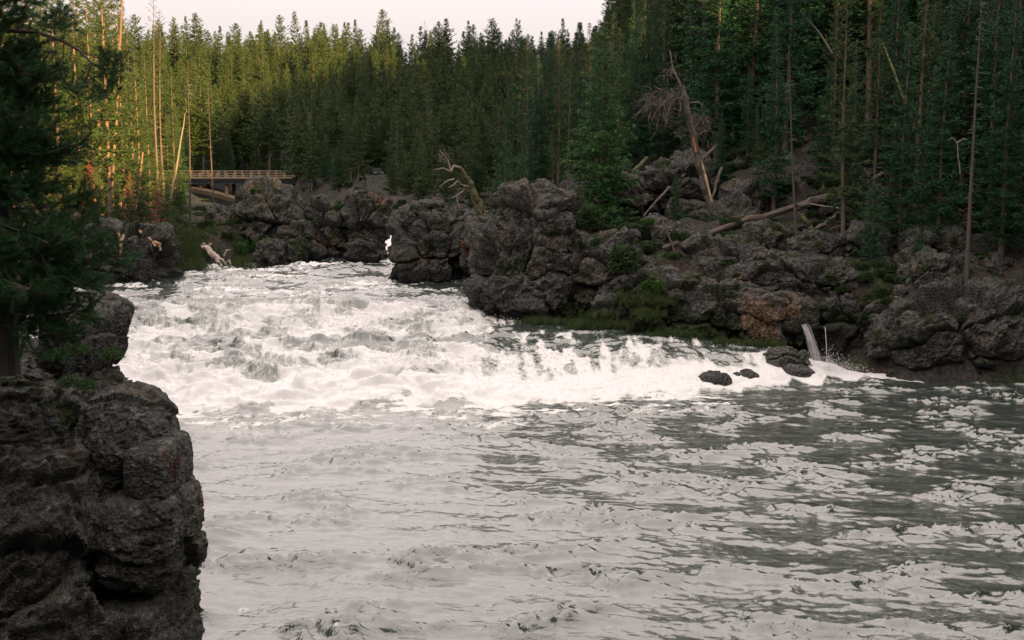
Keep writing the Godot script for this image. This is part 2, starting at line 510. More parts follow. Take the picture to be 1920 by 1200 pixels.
func build_rocks() -> void:
	# the near cliff
	var cl := base("rock_cliff", Vector3(-8.5, 0, -15.5))
	tag(cl, "dark crumbly rock cliff rising from the pool, closest to the viewer", "cliff")
	var near := {"e": 5.0, "grit": 1.9, "detail": 1.5, "cut": 0.10, "moss": 0.02, "tan": -0.1, "mat": m_rock_near}
	for part in [
		["rock_face", [-340, 800, 300, 1720], 15.7, 2.3, {"n": 140, "rough": 0.55}],
		["crest", [-330, 640, 205, 900], 15.9, 1.9, {"n": 96, "rough": 0.6, "e": 3.4, "roll": -0.2, "tan": -0.05, "moss": 0.12}],
		["boulder", [96, 548, 220, 700], 16.6, 1.2, {"n": 64, "rough": 0.5, "e": 3.6, "roll": -0.35}],
		["crest", [130, 738, 300, 950], 15.5, 1.0, {"n": 72, "rough": 0.5, "e": 2.8, "roll": -0.6}],
		["nose", [256, 822, 340, 925], 15.1, 0.75, {"n": 48, "rough": 0.5, "stains": [[at(330, 882, 14.7), 0.15, Color(0.085, 0.034, 0.027)], [at(318, 852, 14.5), 0.11, Color(0.085, 0.034, 0.027)], [at(336, 862, 14.9), 0.12, Color(0.075, 0.034, 0.028)]]}],
		["buttress", [190, 905, 360, 1085], 15.1, 1.0, {"n": 80, "rough": 0.55, "e": 4.2, "tan": 0.1}],
		["ledge", [184, 1090, 350, 1440], 15.0, 1.0, {"n": 80, "rough": 0.6, "stains": [[at(240, 1097, 14.0), 0.16, Color(0.15, 0.04, 0.025)], [at(352, 1130, 14.4), 0.3, Color(0.09, 0.04, 0.027)]]}]]:
		var opt := near.duplicate()
		opt.merge(part[4], true)
		rock(part[0], part[1], part[2], part[3], opt, cl)

	# rock beside the left bank
	var o := rock("bank_rock", [178, 432, 318, 560], 78.5, 2.6, {"n": 60, "e": 4.5, "tan": 0.1, "moss": 0.0, "wet": 2.6, "label": "dark blocky rock standing at the left bank below the sunlit pines"})
	# far bank
	rock("far_rock", [380, 380, 478, 520], 95.0, 3.0, {"n": 48, "e": 2.4, "tan": 0.35, "label": "low grey rounded outcrop behind the driftwood, below the bridge arch"})
	rock("far_rock", [448, 352, 570, 520], 94.0, 3.2, {"n": 60, "e": 2.8, "tan": 0.2, "moss": 0.1, "label": "grey rock shoulder of the far bank just below the bridge's end"})
	rock("far_rock", [540, 384, 668, 520], 93.0, 2.6, {"n": 60, "e": 3.4, "tan": 0.2, "wet": 3.0, "stains": [[at(585, 450, 91.0), 0.9, OCHRE], [at(627, 455, 91.0), 0.5, OCHRE]], "label": "layered rock ledge of the far bank with a pale ochre face"})
	rock("far_rock", [645, 346, 729, 520], 92.5, 2.4, {"n": 64, "e": 3.0, "tan": 0.25, "wet": 3.0, "stains": [[at(712, 365, 90.8), 0.8, OCHRE], [at(670, 415, 90.5), 0.35, RUST]], "label": "tall rock tower ending the far bank beside the narrow gap"})
	rock("far_rock", [655, 440, 718, 500], 91.0, 1.6, {"n": 40, "e": 3.0, "tan": 0.35, "wet": 3.1, "label": "brown ledge at the foot of the far rock tower"})
	rock("far_rock", [480, 448, 536, 520], 88.0, 1.5, {"n": 40, "e": 3.2, "tan": 0.35, "wet": 3.0, "label": "rounded tan boulder at the water's edge right of the driftwood"})
	rock("far_rock", [535, 455, 580, 500], 89.0, 1.0, {"n": 32, "e": 2.6, "moss": 0.5, "wet": 3.1, "label": "small green mossy rock at the water's edge on the far bank"})
	rock("far_rock", [742, 395, 810, 470], 106.0, 3.0, {"n": 36, "e": 2.8, "tan": 0.1, "label": "shaded rock seen through the narrow gap behind the rock island"})
	# island
	var isl := base("rock_island", at(810, 520, 80))
	tag(isl, "blocky dark rock island with a red stain in midstream", "rock")
	rock("island_block", [743, 398, 886, 560], 80.0, 3.0, {"n": 72, "e": 4.2, "tan": 0.1, "moss": 0.1, "wet": 3.0, "stains": [[at(807, 479, 77.3), 0.42, RUST], [at(800, 425, 77.0), 0.3, Color(0.12, 0.11, 0.03)], [at(827, 430, 77.0), 0.3, Color(0.12, 0.11, 0.03)], [at(770, 490, 77.0), 0.9, Color(0.09, 0.055, 0.035)]]}, isl)
	rock("cap_boulder", [768, 373, 832, 412], 80.0, 1.6, {"n": 40, "e": 3.0, "tan": 0.2}, isl)
	rock("side_boulder", [748, 392, 786, 440], 79.2, 1.3, {"n": 32, "e": 2.6, "tan": 0.1}, isl)
	rock("bank_rock", [862, 398, 912, 520], 77.5, 1.8, {"n": 48, "e": 3.6, "tan": 0.25, "wet": 2.9, "stains": [[at(879, 455, 75.6), 0.75, Color(0.13, 0.03, 0.02)]], "label": "narrow rock with a rust red face between island and central rock"})
	# central mass
	var cen := base("rock_outcrop", at(1000, 600, 64))
	tag(cen, "massive grey rock outcrop above the head of the rapids in the centre", "rock")
	rock("rock_face", [908, 380, 1092, 660], 64.6, 3.0, {"n": 96, "e": 3.4, "tan": 0.3, "moss": 0.05, "wet": 2.0, "rough": 0.9}, cen)
	rock("top_block", [928, 370, 1072, 440], 65.0, 2.6, {"n": 60, "e": 3.0, "tan": 0.35}, cen)
	rock("boulder", [985, 394, 1076, 448], 62.6, 1.0, {"n": 40, "e": 2.6, "tan": 0.0}, cen)
	rock("buttress", [898, 505, 1010, 640], 62.6, 1.7, {"n": 56, "e": 3.2, "tan": 0.0, "wet": 2.2}, cen)
	rock("shoulder", [1030, 430, 1200, 640], 64.0, 3.0, {"sill": 2.8, "n": 80, "e": 2.6, "tan": 0.3, "moss": 0.12}, cen)
	# right bank, rock by rock
	var B := [
		[[1120, 500, 1240, 650], 62.0, 2.2, {"sill": 2.7, "n": 56, "e": 2.4, "moss": 0.28, "tan": 0.1, "label": "mossy rock below the low spreading juniper"}],
		[[1110, 555, 1190, 640], 60.4, 1.2, {"sill": 2.7, "n": 40, "e": 2.8, "moss": 0.1, "label": "small dark rock above the grassy lip of the falls"}],
		[[1185, 525, 1310, 650], 60.8, 1.8, {"sill": 2.7, "n": 56, "e": 2.6, "moss": 0.3, "tan": 0.15, "label": "weathered bank rock with grass tufts, over the middle of the falls"}],
		[[1270, 545, 1410, 660], 59.8, 1.6, {"sill": 2.7, "n": 56, "e": 3.0, "moss": 0.2, "tan": 0.2, "label": "low brown rock ledge left of the pale cut block"}],
		[[1386, 556, 1462, 660], 58.6, 1.3, {"n": 52, "e": 4.5, "moss": 0.0, "tan": 0.5, "wet": 0.6, "stains": [[at(1425, 600, 57.3), 1.3, Color(0.27, 0.18, 0.115)]], "label": "pale ochre rock block beside the small side waterfall"}],
		[[1440, 552, 1520, 612], 59.2, 1.2, {"n": 40, "e": 3.4, "tan": 0.5, "stains": [[at(1470, 580, 58.0), 0.8, Color(0.24, 0.155, 0.10)]], "label": "ochre ledge over the spout of the side waterfall"}],
		[[1440, 600, 1520, 690], 59.6, 1.2, {"sill": 2.2, "n": 40, "e": 3.0, "moss": 0.45, "wet": 1.2, "label": "dark wet mossy rock under the side waterfall's spout"}],
		[[1195, 405, 1262, 490], 68.0, 1.8, {"n": 40, "e": 2.6, "tan": 0.2, "moss": 0.15, "label": "grey boulder behind the juniper, under the tall spruce"}],
		[[1255, 420, 1330, 500], 68.5, 1.8, {"n": 40, "e": 2.4, "tan": 0.25, "moss": 0.1, "label": "brown boulder left of the long fallen log"}],
		[[1285, 455, 1480, 580], 64.5, 2.6, {"n": 72, "e": 2.8, "tan": 0.2, "roll": -0.1, "label": "broad grey rock slab below the long fallen log"}],
		[[1340, 495, 1470, 570], 62.0, 1.5, {"n": 48, "e": 2.6, "tan": 0.1, "stains": [[at(1385, 530, 60.6), 0.55, OCHRE]], "label": "rounded overhanging rock with a small tan scar above the pale block"}],
		[[1440, 480, 1660, 600], 62.5, 2.4, {"n": 80, "e": 2.8, "tan": 0.05, "label": "long dark rock wall above the side waterfall"}],
		[[1510, 540, 1690, 720], 60.4, 1.9, {"sill": 2.6, "n": 72, "e": 3.0, "moss": 0.35, "tan": -0.2, "wet": 1.5, "label": "dark mossy rock wall behind the side waterfall"}],
		[[1650, 555, 1960, 760], 57.2, 2.8, {"n": 96, "e": 2.9, "tan": 0.0, "wet": 0.3, "roll": -0.03, "stains": [[at(1850, 695, 55.0), 0.7, Color(0.085, 0.055, 0.03)]], "label": "huge speckled grey rock at the right edge of the pool"}],
		[[1670, 480, 1800, 600], 60.0, 2.0, {"n": 64, "e": 2.6, "tan": 0.1, "label": "grey rock between the side waterfall wall and the slender trunk"}],
		[[1790, 470, 1960, 610], 60.5, 2.2, {"n": 64, "e": 2.6, "tan": 0.05, "label": "grey rock behind the slender dark trunk at the right"}],
		[[1830, 445, 1900, 500], 64.0, 1.2, {"n": 36, "e": 2.4, "tan": 0.1, "label": "small grey boulder on the slope at the far right"}],
		[[1860, 405, 1960, 470], 66.0, 1.5, {"n": 36, "e": 2.4, "tan": 0.0, "label": "grey boulder in the forest at the right edge"}],
		[[1300, 385, 1440, 470], 74.0, 2.6, {"n": 48, "e": 2.4, "tan": 0.3, "label": "low grey rocky hump at the foot of the broken snag"}],
		[[1180, 300, 1340, 430], 80.0, 3.4, {"n": 60, "e": 2.6, "tan": 0.1, "rough": 1.2, "label": "dark craggy bank of rock behind the small green fir"}],
		[[1330, 320, 1430, 400], 82.0, 2.5, {"n": 44, "e": 2.6, "tan": 0.1, "label": "shaded crag behind the leaning snag"}],
		[[1360, 350, 1470, 440], 76.0, 1.8, {"n": 44, "e": 2.4, "tan": 0.35, "label": "pale stony knoll right of the broken snag"}],
		[[1480, 300, 1620, 400], 78.0, 2.2, {"n": 44, "e": 2.4, "tan": 0.3, "label": "grey stony knoll above the short fallen log"}],
		[[1395, 425, 1500, 500], 67.5, 2.0, {"n": 48, "e": 3.4, "tan": 0.1, "roll": -0.15, "label": "flat grey slab right under the long fallen log's middle"}],
		[[1470, 440, 1580, 505], 65.5, 1.8, {"n": 48, "e": 3.2, "tan": 0.1, "roll": -0.1, "label": "grey slab below the mossy yellow log"}],
		[[1560, 430, 1660, 500], 65.0, 1.8, {"n": 44, "e": 3.0, "tan": 0.0, "label": "shaded rock under the low-hanging spruces"}],
		[[1330, 440, 1400, 480], 70.0, 1.4, {"n": 36, "e": 3.2, "tan": 0.15, "label": "small slab just above the long log's lower half"}],
		[[1410, 330, 1500, 395], 79.0, 2.0, {"n": 40, "e": 3.0, "tan": 0.2, "label": "grey broken rock below the bushy spruce right of the snag"}],
		[[1240, 290, 1320, 345], 84.0, 2.0, {"n": 40, "e": 3.0, "tan": 0.0, "label": "dark rock ledge high behind the slanting grey stick"}],
		[[1570, 350, 1660, 420], 73.0, 1.8, {"n": 40, "e": 3.0, "tan": 0.1, "label": "grey rock right of the short thick fallen log"}],
		[[1700, 430, 1790, 490], 63.0, 1.6, {"n": 40, "e": 3.0, "tan": 0.0, "label": "grey rock at the foot of the right forest, left of the slender trunk"}],
		[[1110, 330, 1200, 420], 74.0, 1.6, {"n": 40, "e": 2.4, "tan": 0.5, "label": "pale tan rock behind the tall spruce's lower branches"}],
	]
	for b in B:
		rock("bank_rock", b[0], b[1], b[2], b[3])
	# rocks in the falls
	rock("wet_boulder", [1308, 698, 1368, 745], 52.6, 0.55, {"n": 36, "e": 2.6, "rough": 0.7, "wet": 2.0, "mat": m_rock_wet, "label": "round black wet boulder at the foot of the falls"})
	rock("wet_boulder", [1358, 694, 1424, 732], 53.6, 0.5, {"n": 32, "e": 2.4, "rough": 0.8, "wet": 2.0, "mat": m_rock_wet, "label": "flat black wet rock just right of the round wet boulder"})
	rock("mossy_ledge", [1436, 652, 1512, 712], 55.6, 0.6, {"n": 40, "e": 2.2, "roll": -0.5, "moss": 0.6, "mat": m_rock_wet, "label": "green mossy ledge splitting the right end of the falls"})
	rock("mossy_ledge", [1470, 690, 1528, 726], 54.6, 0.5, {"n": 32, "e": 2.2, "roll": -0.3, "moss": 0.4, "wet": 0.1, "mat": m_rock_wet, "label": "low dark mossy rock at the right foot of the falls"})

# ------------------------------------------------------------------ trees
const ORD := ["first", "second", "third", "fourth", "fifth", "sixth", "seventh", "eighth", "ninth", "tenth", "eleventh", "twelfth", "thirteenth", "fourteenth", "fifteenth", "sixteenth", "seventeenth", "eighteenth", "nineteenth", "twentieth", "twenty-first", "twenty-second", "twenty-third", "twenty-fourth", "twenty-fifth", "twenty-sixth", "twenty-seventh", "twenty-eighth", "twenty-ninth", "thirtieth", "thirty-first", "thirty-second", "thirty-third", "thirty-fourth", "thirty-fifth"]
var kinds := {}

# a pine: trunk with dead stubs and a crown of needle sprays on drooping branches
func make_tree(key: String, p: Dictionary) -> void:
	rng.seed = p.seed
	var H: float = p.h
	var v := PackedVector3Array()
	var c := PackedColorArray()
	var pts := []
	var rads := []
	var lean := Vector3(rng.randf_range(-1, 1), 0, rng.randf_range(-1, 1)) * H * 0.012
	for i in 9:
		var t := i / 8.0
		pts.append(Vector3(0, H * t - (0.6 if i == 0 else 0.0), 0) + lean * sin(t * 5.0) * t)
		rads.append(lerpf(p.r, 0.015, pow(t, 0.9)) * (1.25 if i == 0 else 1.0))
	var bark: Color = p.get("bark", Color(0.10, 0.078, 0.064))
	bar(v, c, pts, rads, bark, 7, 0.15)
	var cb: float = p.base * H
	for i in p.get("stubs", 14):
		var y := rng.randf_range(0.12 * H, maxf(cb, 0.3 * H))
		var an := rng.randf() * TAU
		var L := rng.randf_range(0.3, p.rad * 0.8)
		var q := Vector3(cos(an), rng.randf_range(-0.35, 0.15), sin(an))
		bar(v, c, [Vector3(0, y, 0), Vector3(0, y, 0) + q * L * 0.6, Vector3(0, y - 0.1 * L, 0) + q * L], [0.022, 0.014, 0.006], Color(0.12, 0.105, 0.09), 3)
	# the crown
	var cv := PackedVector3Array()
	var cc := PackedColorArray()
	var nb: int = p.branches
	var size: float = p.leaf
	var green: Color = p.green
	var alt: Color = p.get("alt", green)
	var ring: int = p.get("ring", 7)
	var tier := 0.0
	var long := 1.0
	var bare := 0.0
	for b in nb:
		if b % ring == 0:
			tier = (b + ring * 0.5) / nb + rng.randfn(0.0, 0.25) * ring / nb
			long = rng.randf_range(0.72, 1.2)
			bare = rng.randf() * TAU
		var t := clampf(tier + rng.randfn(0.0, 0.16) * ring / nb, 0.0, 1.0)
		t = pow(t, p.get("even", 0.85))
		var y := lerpf(cb, H * 0.985, t)
		var an := b * 2.39996 + rng.randfn(0.0, 0.35)
		if cos(an - bare) > 0.8 and rng.randf() < 0.6: continue
		var prof := pow(1.0 - t, p.get("taper", 0.75)) * (0.55 + 0.45 * smoothstep(0.0, p.get("belly", 0.15), t))
		var L: float = long * p.rad * prof * rng.randf_range(0.9 - p.get("wild", 0.35), 1.05 + 0.4 * p.get("wild", 0.35)) + 0.12
		if rng.randf() < p.get("gap", 0.1): continue
		var dir := Vector3(cos(an), 0, sin(an))
		var rise := lerpf(p.get("low", -0.25), p.get("high", 0.75), t) + rng.randfn(0.0, 0.1)
		var root := lean * sin(y / H * 5.0) * (y / H) + Vector3(0, y, 0)
		var side := Vector3(-dir.z, 0, dir.x)
		var tint := clampf(rng.randfn(0.35, 0.3), 0.0, 1.0)
		var bcol := green.lerp(alt, tint)
		var steps := maxi(2, int(L / p.step))
		bar(cv, cc, [root, root + dir * L * 0.5 + Vector3.UP * rise * L * 0.5, root + dir * L * 0.95 + Vector3.UP * (rise * 0.95 + 0.1) * L], [0.012 + 0.008 * L, 0.01, 0.004], Color(0.075, 0.058, 0.044), 3)
		for s in steps:
			var u := (s + rng.randf_range(0.3, 1.0)) / steps
			if u < p.get("inner", 0.25) and rng.randf() < 0.8: continue
			var wide: float = p.get("fan", 0.3) * L * (1.0 - 0.6 * u) * rng.randf_range(-1.0, 1.0)
			var pos := root + dir * L * u + side * wide + Vector3.UP * (rise * L * u + 0.12 * L * u * u + rng.randfn(0.0, 0.05 + 0.02 * L))
			for k in p.tuft:
				var o := (dir * rng.randf_range(0.1, 1.0) + side * rng.randfn(0.0, 0.6) + Vector3.UP * rng.randfn(p.get("lift", 0.05), 0.3)).normalized()
				var l := size * rng.randf_range(0.6, 1.3) * (1.0 - 0.5 * t)
				var w: Vector3 = o.cross(Vector3(rng.randf() - 0.5, rng.randf() - 0.5, rng.randf() - 0.5)).normalized() * l * p.get("slim", 0.16)
				var f := rng.randf_range(0.7, 1.3)
				var col := vcc(bcol, f)
				var st := pos + Vector3(rng.randfn(0, 0.04), rng.randfn(0, 0.04), rng.randfn(0, 0.04)) * size * 4.0
				cv.append(st - w)
				cv.append(st + o * l)
				cv.append(st + w)
				cc.append(col)
				cc.append(col)
				cc.append(col)
	kinds[key] = {"trunk": tri_mesh(v, c), "crown": tri_mesh(cv, cc), "h": H}

func add_tree(called: String, key: String, where: Vector3, height: float, label: String, group := "", tilt := 0.0, slim := 1.0) -> Node3D:
	var k: Dictionary = kinds[key]
	var o := base(called, where)
	var s: float = height / k.h
	o.basis = Basis(Vector3.BACK, tilt) * Basis(Vector3.UP, rng.randf() * TAU).scaled(Vector3(s * slim, s, s * slim))
	put("trunk", k.trunk, m_bark, o)
	put("crown", k.crown, m_leaf, o)
	tag(o, label, "tree", group)
	return o

func make_kinds() -> void:
	var teal := Color(0.009, 0.052, 0.021)
	var deep := Color(0.015, 0.057, 0.016)
	var olive := Color(0.042, 0.066, 0.014)
	var needle := Color(0.028, 0.060, 0.017)   # all pines share these two greens, in sun and in shade
	for i in 4:
		make_tree("spruce%d" % i, {"gap": 0.12, "wild": 0.35, "seed": 100 + i, "h": 18.0, "r": 0.2, "base": [0.03, 0.08, 0.15, 0.2][i], "rad": [2.7, 2.3, 2.5, 2.1][i], "branches": 360, "leaf": 0.30, "tuft": 7, "step": 0.13, "green": teal, "alt": deep, "taper": 0.95, "low": -0.3, "high": 0.5, "fan": 0.36, "stubs": 6, "even": 0.9, "slim": 0.15, "inner": 0.15})
	for i in 4:
		make_tree("pine%d" % i, {"wild": 0.5, "seed": 200 + i, "h": 20.0, "r": 0.19, "base": [0.14, 0.26, 0.1, 0.18][i], "rad": [2.2, 1.9, 2.4, 2.0][i], "branches": 230, "leaf": 0.34, "tuft": 8, "step": 0.15, "green": needle, "alt": olive, "taper": 0.8, "belly": 0.25, "low": -0.25, "high": 0.9, "gap": 0.25, "inner": 0.3, "stubs": 34, "slim": 0.15})
	for i in 3:
		make_tree("sunny%d" % i, {"wild": 0.5, "seed": 300 + i, "h": 20.0, "r": 0.17, "base": [0.1, 0.05, 0.16][i], "rad": [2.3, 2.5, 2.0][i], "branches": 270, "leaf": 0.34, "tuft": 8, "step": 0.15, "green": needle, "alt": olive, "taper": 0.8, "belly": 0.2, "low": -0.2, "high": 0.9, "gap": 0.18, "inner": 0.25, "stubs": 12, "slim": 0.15, "bark": Color(0.15, 0.10, 0.075)})
	for i in 2:
		make_tree("young%d" % i, {"seed": 400 + i, "h": 8.0, "r": 0.08, "base": 0.02, "rad": 1.45, "branches": 230, "leaf": 0.25, "tuft": 7, "step": 0.11, "green": needle, "alt": olive, "taper": 0.85, "low": 0.0, "high": 0.8, "stubs": 0, "slim": 0.15})
	make_tree("green", {"seed": 130, "h": 15.0, "r": 0.18, "base": 0.02, "rad": 2.6, "branches": 420, "leaf": 0.28, "tuft": 8, "step": 0.12, "green": Color(0.020, 0.085, 0.024), "alt": Color(0.05, 0.095, 0.02), "taper": 0.75, "low": -0.3, "high": 0.5, "fan": 0.36, "stubs": 0, "even": 0.9, "slim": 0.15, "inner": 0.15})
	make_tree("fir", {"seed": 420, "h": 8.0, "r": 0.09, "base": 0.02, "rad": 1.5, "branches": 240, "leaf": 0.25, "tuft": 7, "step": 0.11, "green": Color(0.014, 0.055, 0.02), "alt": Color(0.02, 0.07, 0.02), "taper": 0.75, "low": -0.1, "high": 0.7, "stubs": 0, "slim": 0.15})
	make_tree("red", {"seed": 430, "h": 6.0, "r": 0.07, "base": 0.12, "rad": 0.85, "branches": 130, "leaf": 0.2, "tuft": 5, "step": 0.11, "green": Color(0.17, 0.035, 0.022), "alt": Color(0.20, 0.07, 0.035), "taper": 0.8, "stubs": 4, "slim": 0.16})
	make_tree("thin", {"seed": 440, "h": 24.0, "r": 0.17, "base": 0.5, "rad": 1.2, "branches": 90, "leaf": 0.28, "tuft": 6, "step": 0.2, "green": needle, "alt": olive, "taper": 0.4, "belly": 0.3, "low": 0.0, "high": 1.0, "gap": 0.3, "inner": 0.5, "stubs": 40, "slim": 0.13})
	make_tree("bare", {"seed": 450, "h": 20.0, "r": 0.15, "base": 0.9, "rad": 0.9, "branches": 10, "leaf": 0.2, "tuft": 2, "step": 0.3, "green": Color(0.05, 0.045, 0.03), "stubs": 60, "bark": Color(0.065, 0.054, 0.047)})
	for i in 6:
		make_tree("far%d" % i, {"wild": 0.5, "seed": 500 + i, "h": 20.0, "r": 0.19, "base": [0.12, 0.22, 0.3, 0.06, 0.2, 0.1][i], "rad": [4.0, 3.2, 3.8, 4.6, 4.2, 3.5][i], "branches": 300, "leaf": 0.46, "tuft": 9, "step": 0.24, "green": needle, "alt": olive, "taper": [0.95, 0.8, 0.75, 1.05, 0.7, 0.95][i], "belly": 0.12, "low": -0.2, "high": 0.8, "gap": 0.25, "inner": 0.2, "stubs": 10, "slim": 0.2, "bark": Color(0.12, 0.10, 0.085)})

func tree_px(called: String, key: String, px: float, d: float, top_row: float, label: String, group := "", tilt := 0.0, slim := 1.0) -> Node3D:
	var p := at(px, 330, d)
	var y := ground(p.x, d)
	var top := at(px, top_row, d).y
	return add_tree(called, key, Vector3(p.x, y - 0.1, -d), maxf(2.0, top - y), label, group, tilt, slim)

func far_place(q: Vector2) -> String:
	var px := 960.0 + q.x / q.y * FOCAL
	if px < 330.0: return "behind the sunlit left stand"
	if px < 560.0: return "around the road bridge"
	if px < 720.0: return "between the bridge and the parked car"
	if px < 830.0: return "above the rock island"
	if px < 960.0: return "above the bare leaning tree"
	if px < 1100.0: return "behind the two young firs"
	return "behind the central rock"

func build_trees() -> void:
	make_kinds()
	rng.seed = 900
	var placed := []
	# --- single trees of the right bank that stand out
	tree_px("spruce_tree", "green", 1128, 71, 30, "tall full green spruce just right of the central rock outcrop", "", 0.0, 1.15)
	tree_px("spruce_tree", "spruce1", 1452, 74, 40, "tall bushy spruce right of the broken snag", "", 0.0, 1.0)
	tree_px("fir_tree", "fir", 1268, 70, 318, "small green fir left of the broken snag's foot")
	tree_px("fir_tree", "fir", 946, 74, 240, "young green fir standing behind the central rock outcrop", "", 0.0, 0.8)
	tree_px("fir_tree", "fir", 975, 76, 282, "smaller young fir right beside the one behind the central rock")
	tree_px("fir_tree", "fir", 845, 84, 362, "low green fir between the rock island and the bare leaning tree")
	tree_px("pine_tree", "bare", 1822, 58, -90, "slender dark trunk rising from the rocks at the right edge")
	tree_px("pine_tree", "bare", 1500, 66, 80, "dark bare trunk leaning over the short fallen log", "", 0.08)
	for a in [[1600, 67, 70, "spruce1", "full spruce hanging low over the rocks, left of the yellow leaning trunk"], [1692, 64, 40, "spruce0", "full dark spruce hanging low over the rocks, right of the yellow leaning trunk"], [1765, 62, 10, "spruce2", "dark spruce standing left of the slender trunk at the right"], [1885, 61, -20, "spruce0", "dark spruce with low boughs at the right picture edge"], [1545, 72, 110, "spruce3", "spruce rising behind the short thick fallen log"], [1400, 80, 120, "spruce1", "spruce just right of and behind the broken snag"], [1640, 74, 0, "pine1", "pine rising behind the two low-hanging spruces"], [1640, 62, 330, "fir", "low green fir on the rocks above the side waterfall"], [1730, 60, 420, "fir", "small fir among the rocks left of the slender trunk"], [1350, 78, 200, "spruce2", "narrow spruce behind the foot of the broken snag"]]:
		tree_px("fir_tree" if a[3] == "fir" else ("pine_tree" if a[3] == "pine1" else "spruce_tree"), a[3], a[0], a[1], a[2], a[4])
		placed.append(Vector2(at(a[0], 330, a[1]).x, a[1]))
	for a in [[1128, 72], [1452, 74], [1268, 70], [946, 74], [1500, 66], [1822, 58]]:
		placed.append(Vector2(at(a[0], 330, a[1]).x, a[1]))
	# --- left bank, in the last sun
	var L := [[112, 88, -60, "sunny0"], [150, 95, -90, "sunny2"], [176, 90, -40, "sunny1"], [205, 86, -120, "sunny2"], [232, 96, -10, "sunny0"], [262, 92, 100, "sunny1"], [130, 104, -60, "sunny1"], [190, 106, -100, "sunny0"], [222, 112, -60, "sunny2"],
		[90, 92, -80, "sunny1"], [60, 96, -90, "sunny0"], [30, 100, -100, "sunny2"], [250, 108, 40, "sunny1"], [160, 116, -60, "sunny1"], [100, 112, -60, "sunny2"], [20, 90, -60, "sunny1"], [280, 120, 110, "sunny1"], [-10, 98, -60, "sunny0"], [70, 108, -70, "sunny1"], [208, 122, -40, "sunny1"], [244, 126, 0, "sunny0"]]
	for i in L.size():
		var a: Array = L[i]
		var nth := 1
		for q in L:
			if q[0] < a[0]: nth += 1
		tree_px("pine_tree", a[3], a[0], a[1], a[2], "golden sunlit pine of the tall left-bank stand, %s from its left end" % ORD[nth - 1], "sunlit pines of the left bank")
		placed.append(Vector2(at(a[0], 330, a[1]).x, a[1]))
	tree_px("pine_tree", "thin", 296, 104, -10, "tall thin pine with a sparse top against the sky")
	tree_px("pine_tree", "thin", 306, 106, 14, "second tall thin sparse pine against the sky, right of its twin")
	tree_px("pine_tree", "sunny1", 328, 118, 128, "narrow pine at the right end of the sunlit stand", "", 0.0, 0.7)
	tree_px("pine_tree", "spruce2", 338, 122, 230, "dark pine beside the left end of the bridge")
	tree_px("pine_tree", "bare", 400, 100, 150, "bare slender trunk in front of the bridge", "", 0.02)
	tree_px("pine_tree", "bare", 352, 96, 110, "bare slender trunk left of the bridge railing", "", -0.03)
	var Y := [[95, 86, 330], [120, 84, 320], [150, 82, 300], [182, 83, 310], [196, 80, 380], [215, 81, 330], [240, 84, 350], [262, 82, 280], [275, 81, 390], [300, 90, 300], [312, 86, 330], [322, 84, 385], [332, 92, 300]]
	for i in Y.size():
		tree_px("young_pine", "young%d" % rng.randi_range(0, 1), Y[i][0], Y[i][1], Y[i][2], "young yellow-green pine of the left bank's front row, %s from the left" % ORD[i], "young pines of the left bank")
	tree_px("red_pine", "red", 291, 80.5, 344, "small dead pine with bright red needles above the bank rock")
	tree_px("red_pine", "red", 166, 84, 300, "dead red pine among the young pines, nearest the dark foreground tree")
	tree_px("red_pine", "red", 241, 86, 320, "dead red pine half hidden between the sunlit trunks")
	# --- far hill: the first few rows as single trees
	rng.seed = 950
	var far_pts := []
	var taken := {}
	var tries := 0
	while far_pts.size() < 1900 and tries < 60000:
		tries += 1
		var d := 128.0 + 224.0 * pow(rng.randf(), 0.75)
		var x := rng.randf_range(-0.46 * d - 12.0, 0.22 * d + 8.0)
		if absf(d - 200.0) < 7.0 and x > -33.0: continue
		if d < 178.0 and x < -0.19 * d and x > -0.315 * d: continue   # open water and banks below the bridge
		if d < 196.0 and absf(x + 0.122 * d) < 2.2: continue   # the clearing before the parked car
		var gap := 2.4 if d < 220.0 else 2.9
		var cell := Vector2i(int(floor(x / gap)), int(floor(d / gap)))
		if taken.has(cell) or shore(x, d) < 3.0: continue
		taken[cell] = true
		far_pts.append(Vector2(x, d))
	# saplings that fill the forest edge
	var low := []
	for i in 420:
		var d := rng.randf_range(120.0, 240.0) if i % 3 else rng.randf_range(184.0, 225.0)
		var x := rng.randf_range(-0.36 * d, 0.12 * d)
		if shore(x, d) < 3.0 or (absf(d - 202.0) < 6.0 and x > -33.0) or (d < 181.0 and x < -0.19 * d and x > -0.315 * d) or (d < 196.0 and absf(x + 0.122 * d) < 2.2): continue
		low.append(["fir" if rng.randf() > 0.3 else "young0", Vector3(x, ground(x, d) - 0.1, -d), rng.randf_range(3.0, 8.0)])
	far_pts.sort_custom(func(a, b): return a.y < b.y)
	var rest := low
	for i in far_pts.size():
		var q: Vector2 = far_pts[i]
		var h := ramp([[128.0, 9.0], [190.0, 12.5], [250.0, 15.5], [340.0, 18.5]], q.y) * (rng.randf_range(0.85, 1.35) if rng.randf() > 0.4 else rng.randf_range(0.5, 0.9))
		if q.x > 0.1 * q.y: h *= 1.5
		var key := "far%d" % rng.randi_range(0, 5)
		if rng.randf() < 0.06: key = "thin" if rng.randf() > 0.4 else "bare"
		var yy := ground(q.x, q.y) - 0.2
		if i < 160:
			add_tree("pine_tree", key, Vector3(q.x, yy, -q.y), h, ("tall" if h > 10.5 else "smaller") + " pine in the far forest, " + far_place(q), "front rows of the far forest")
		else:
			rest.append([key, Vector3(q.x, yy, -q.y), h])
	# --- right slope
	rng.seed = 960
	var slope := []
	tries = 0
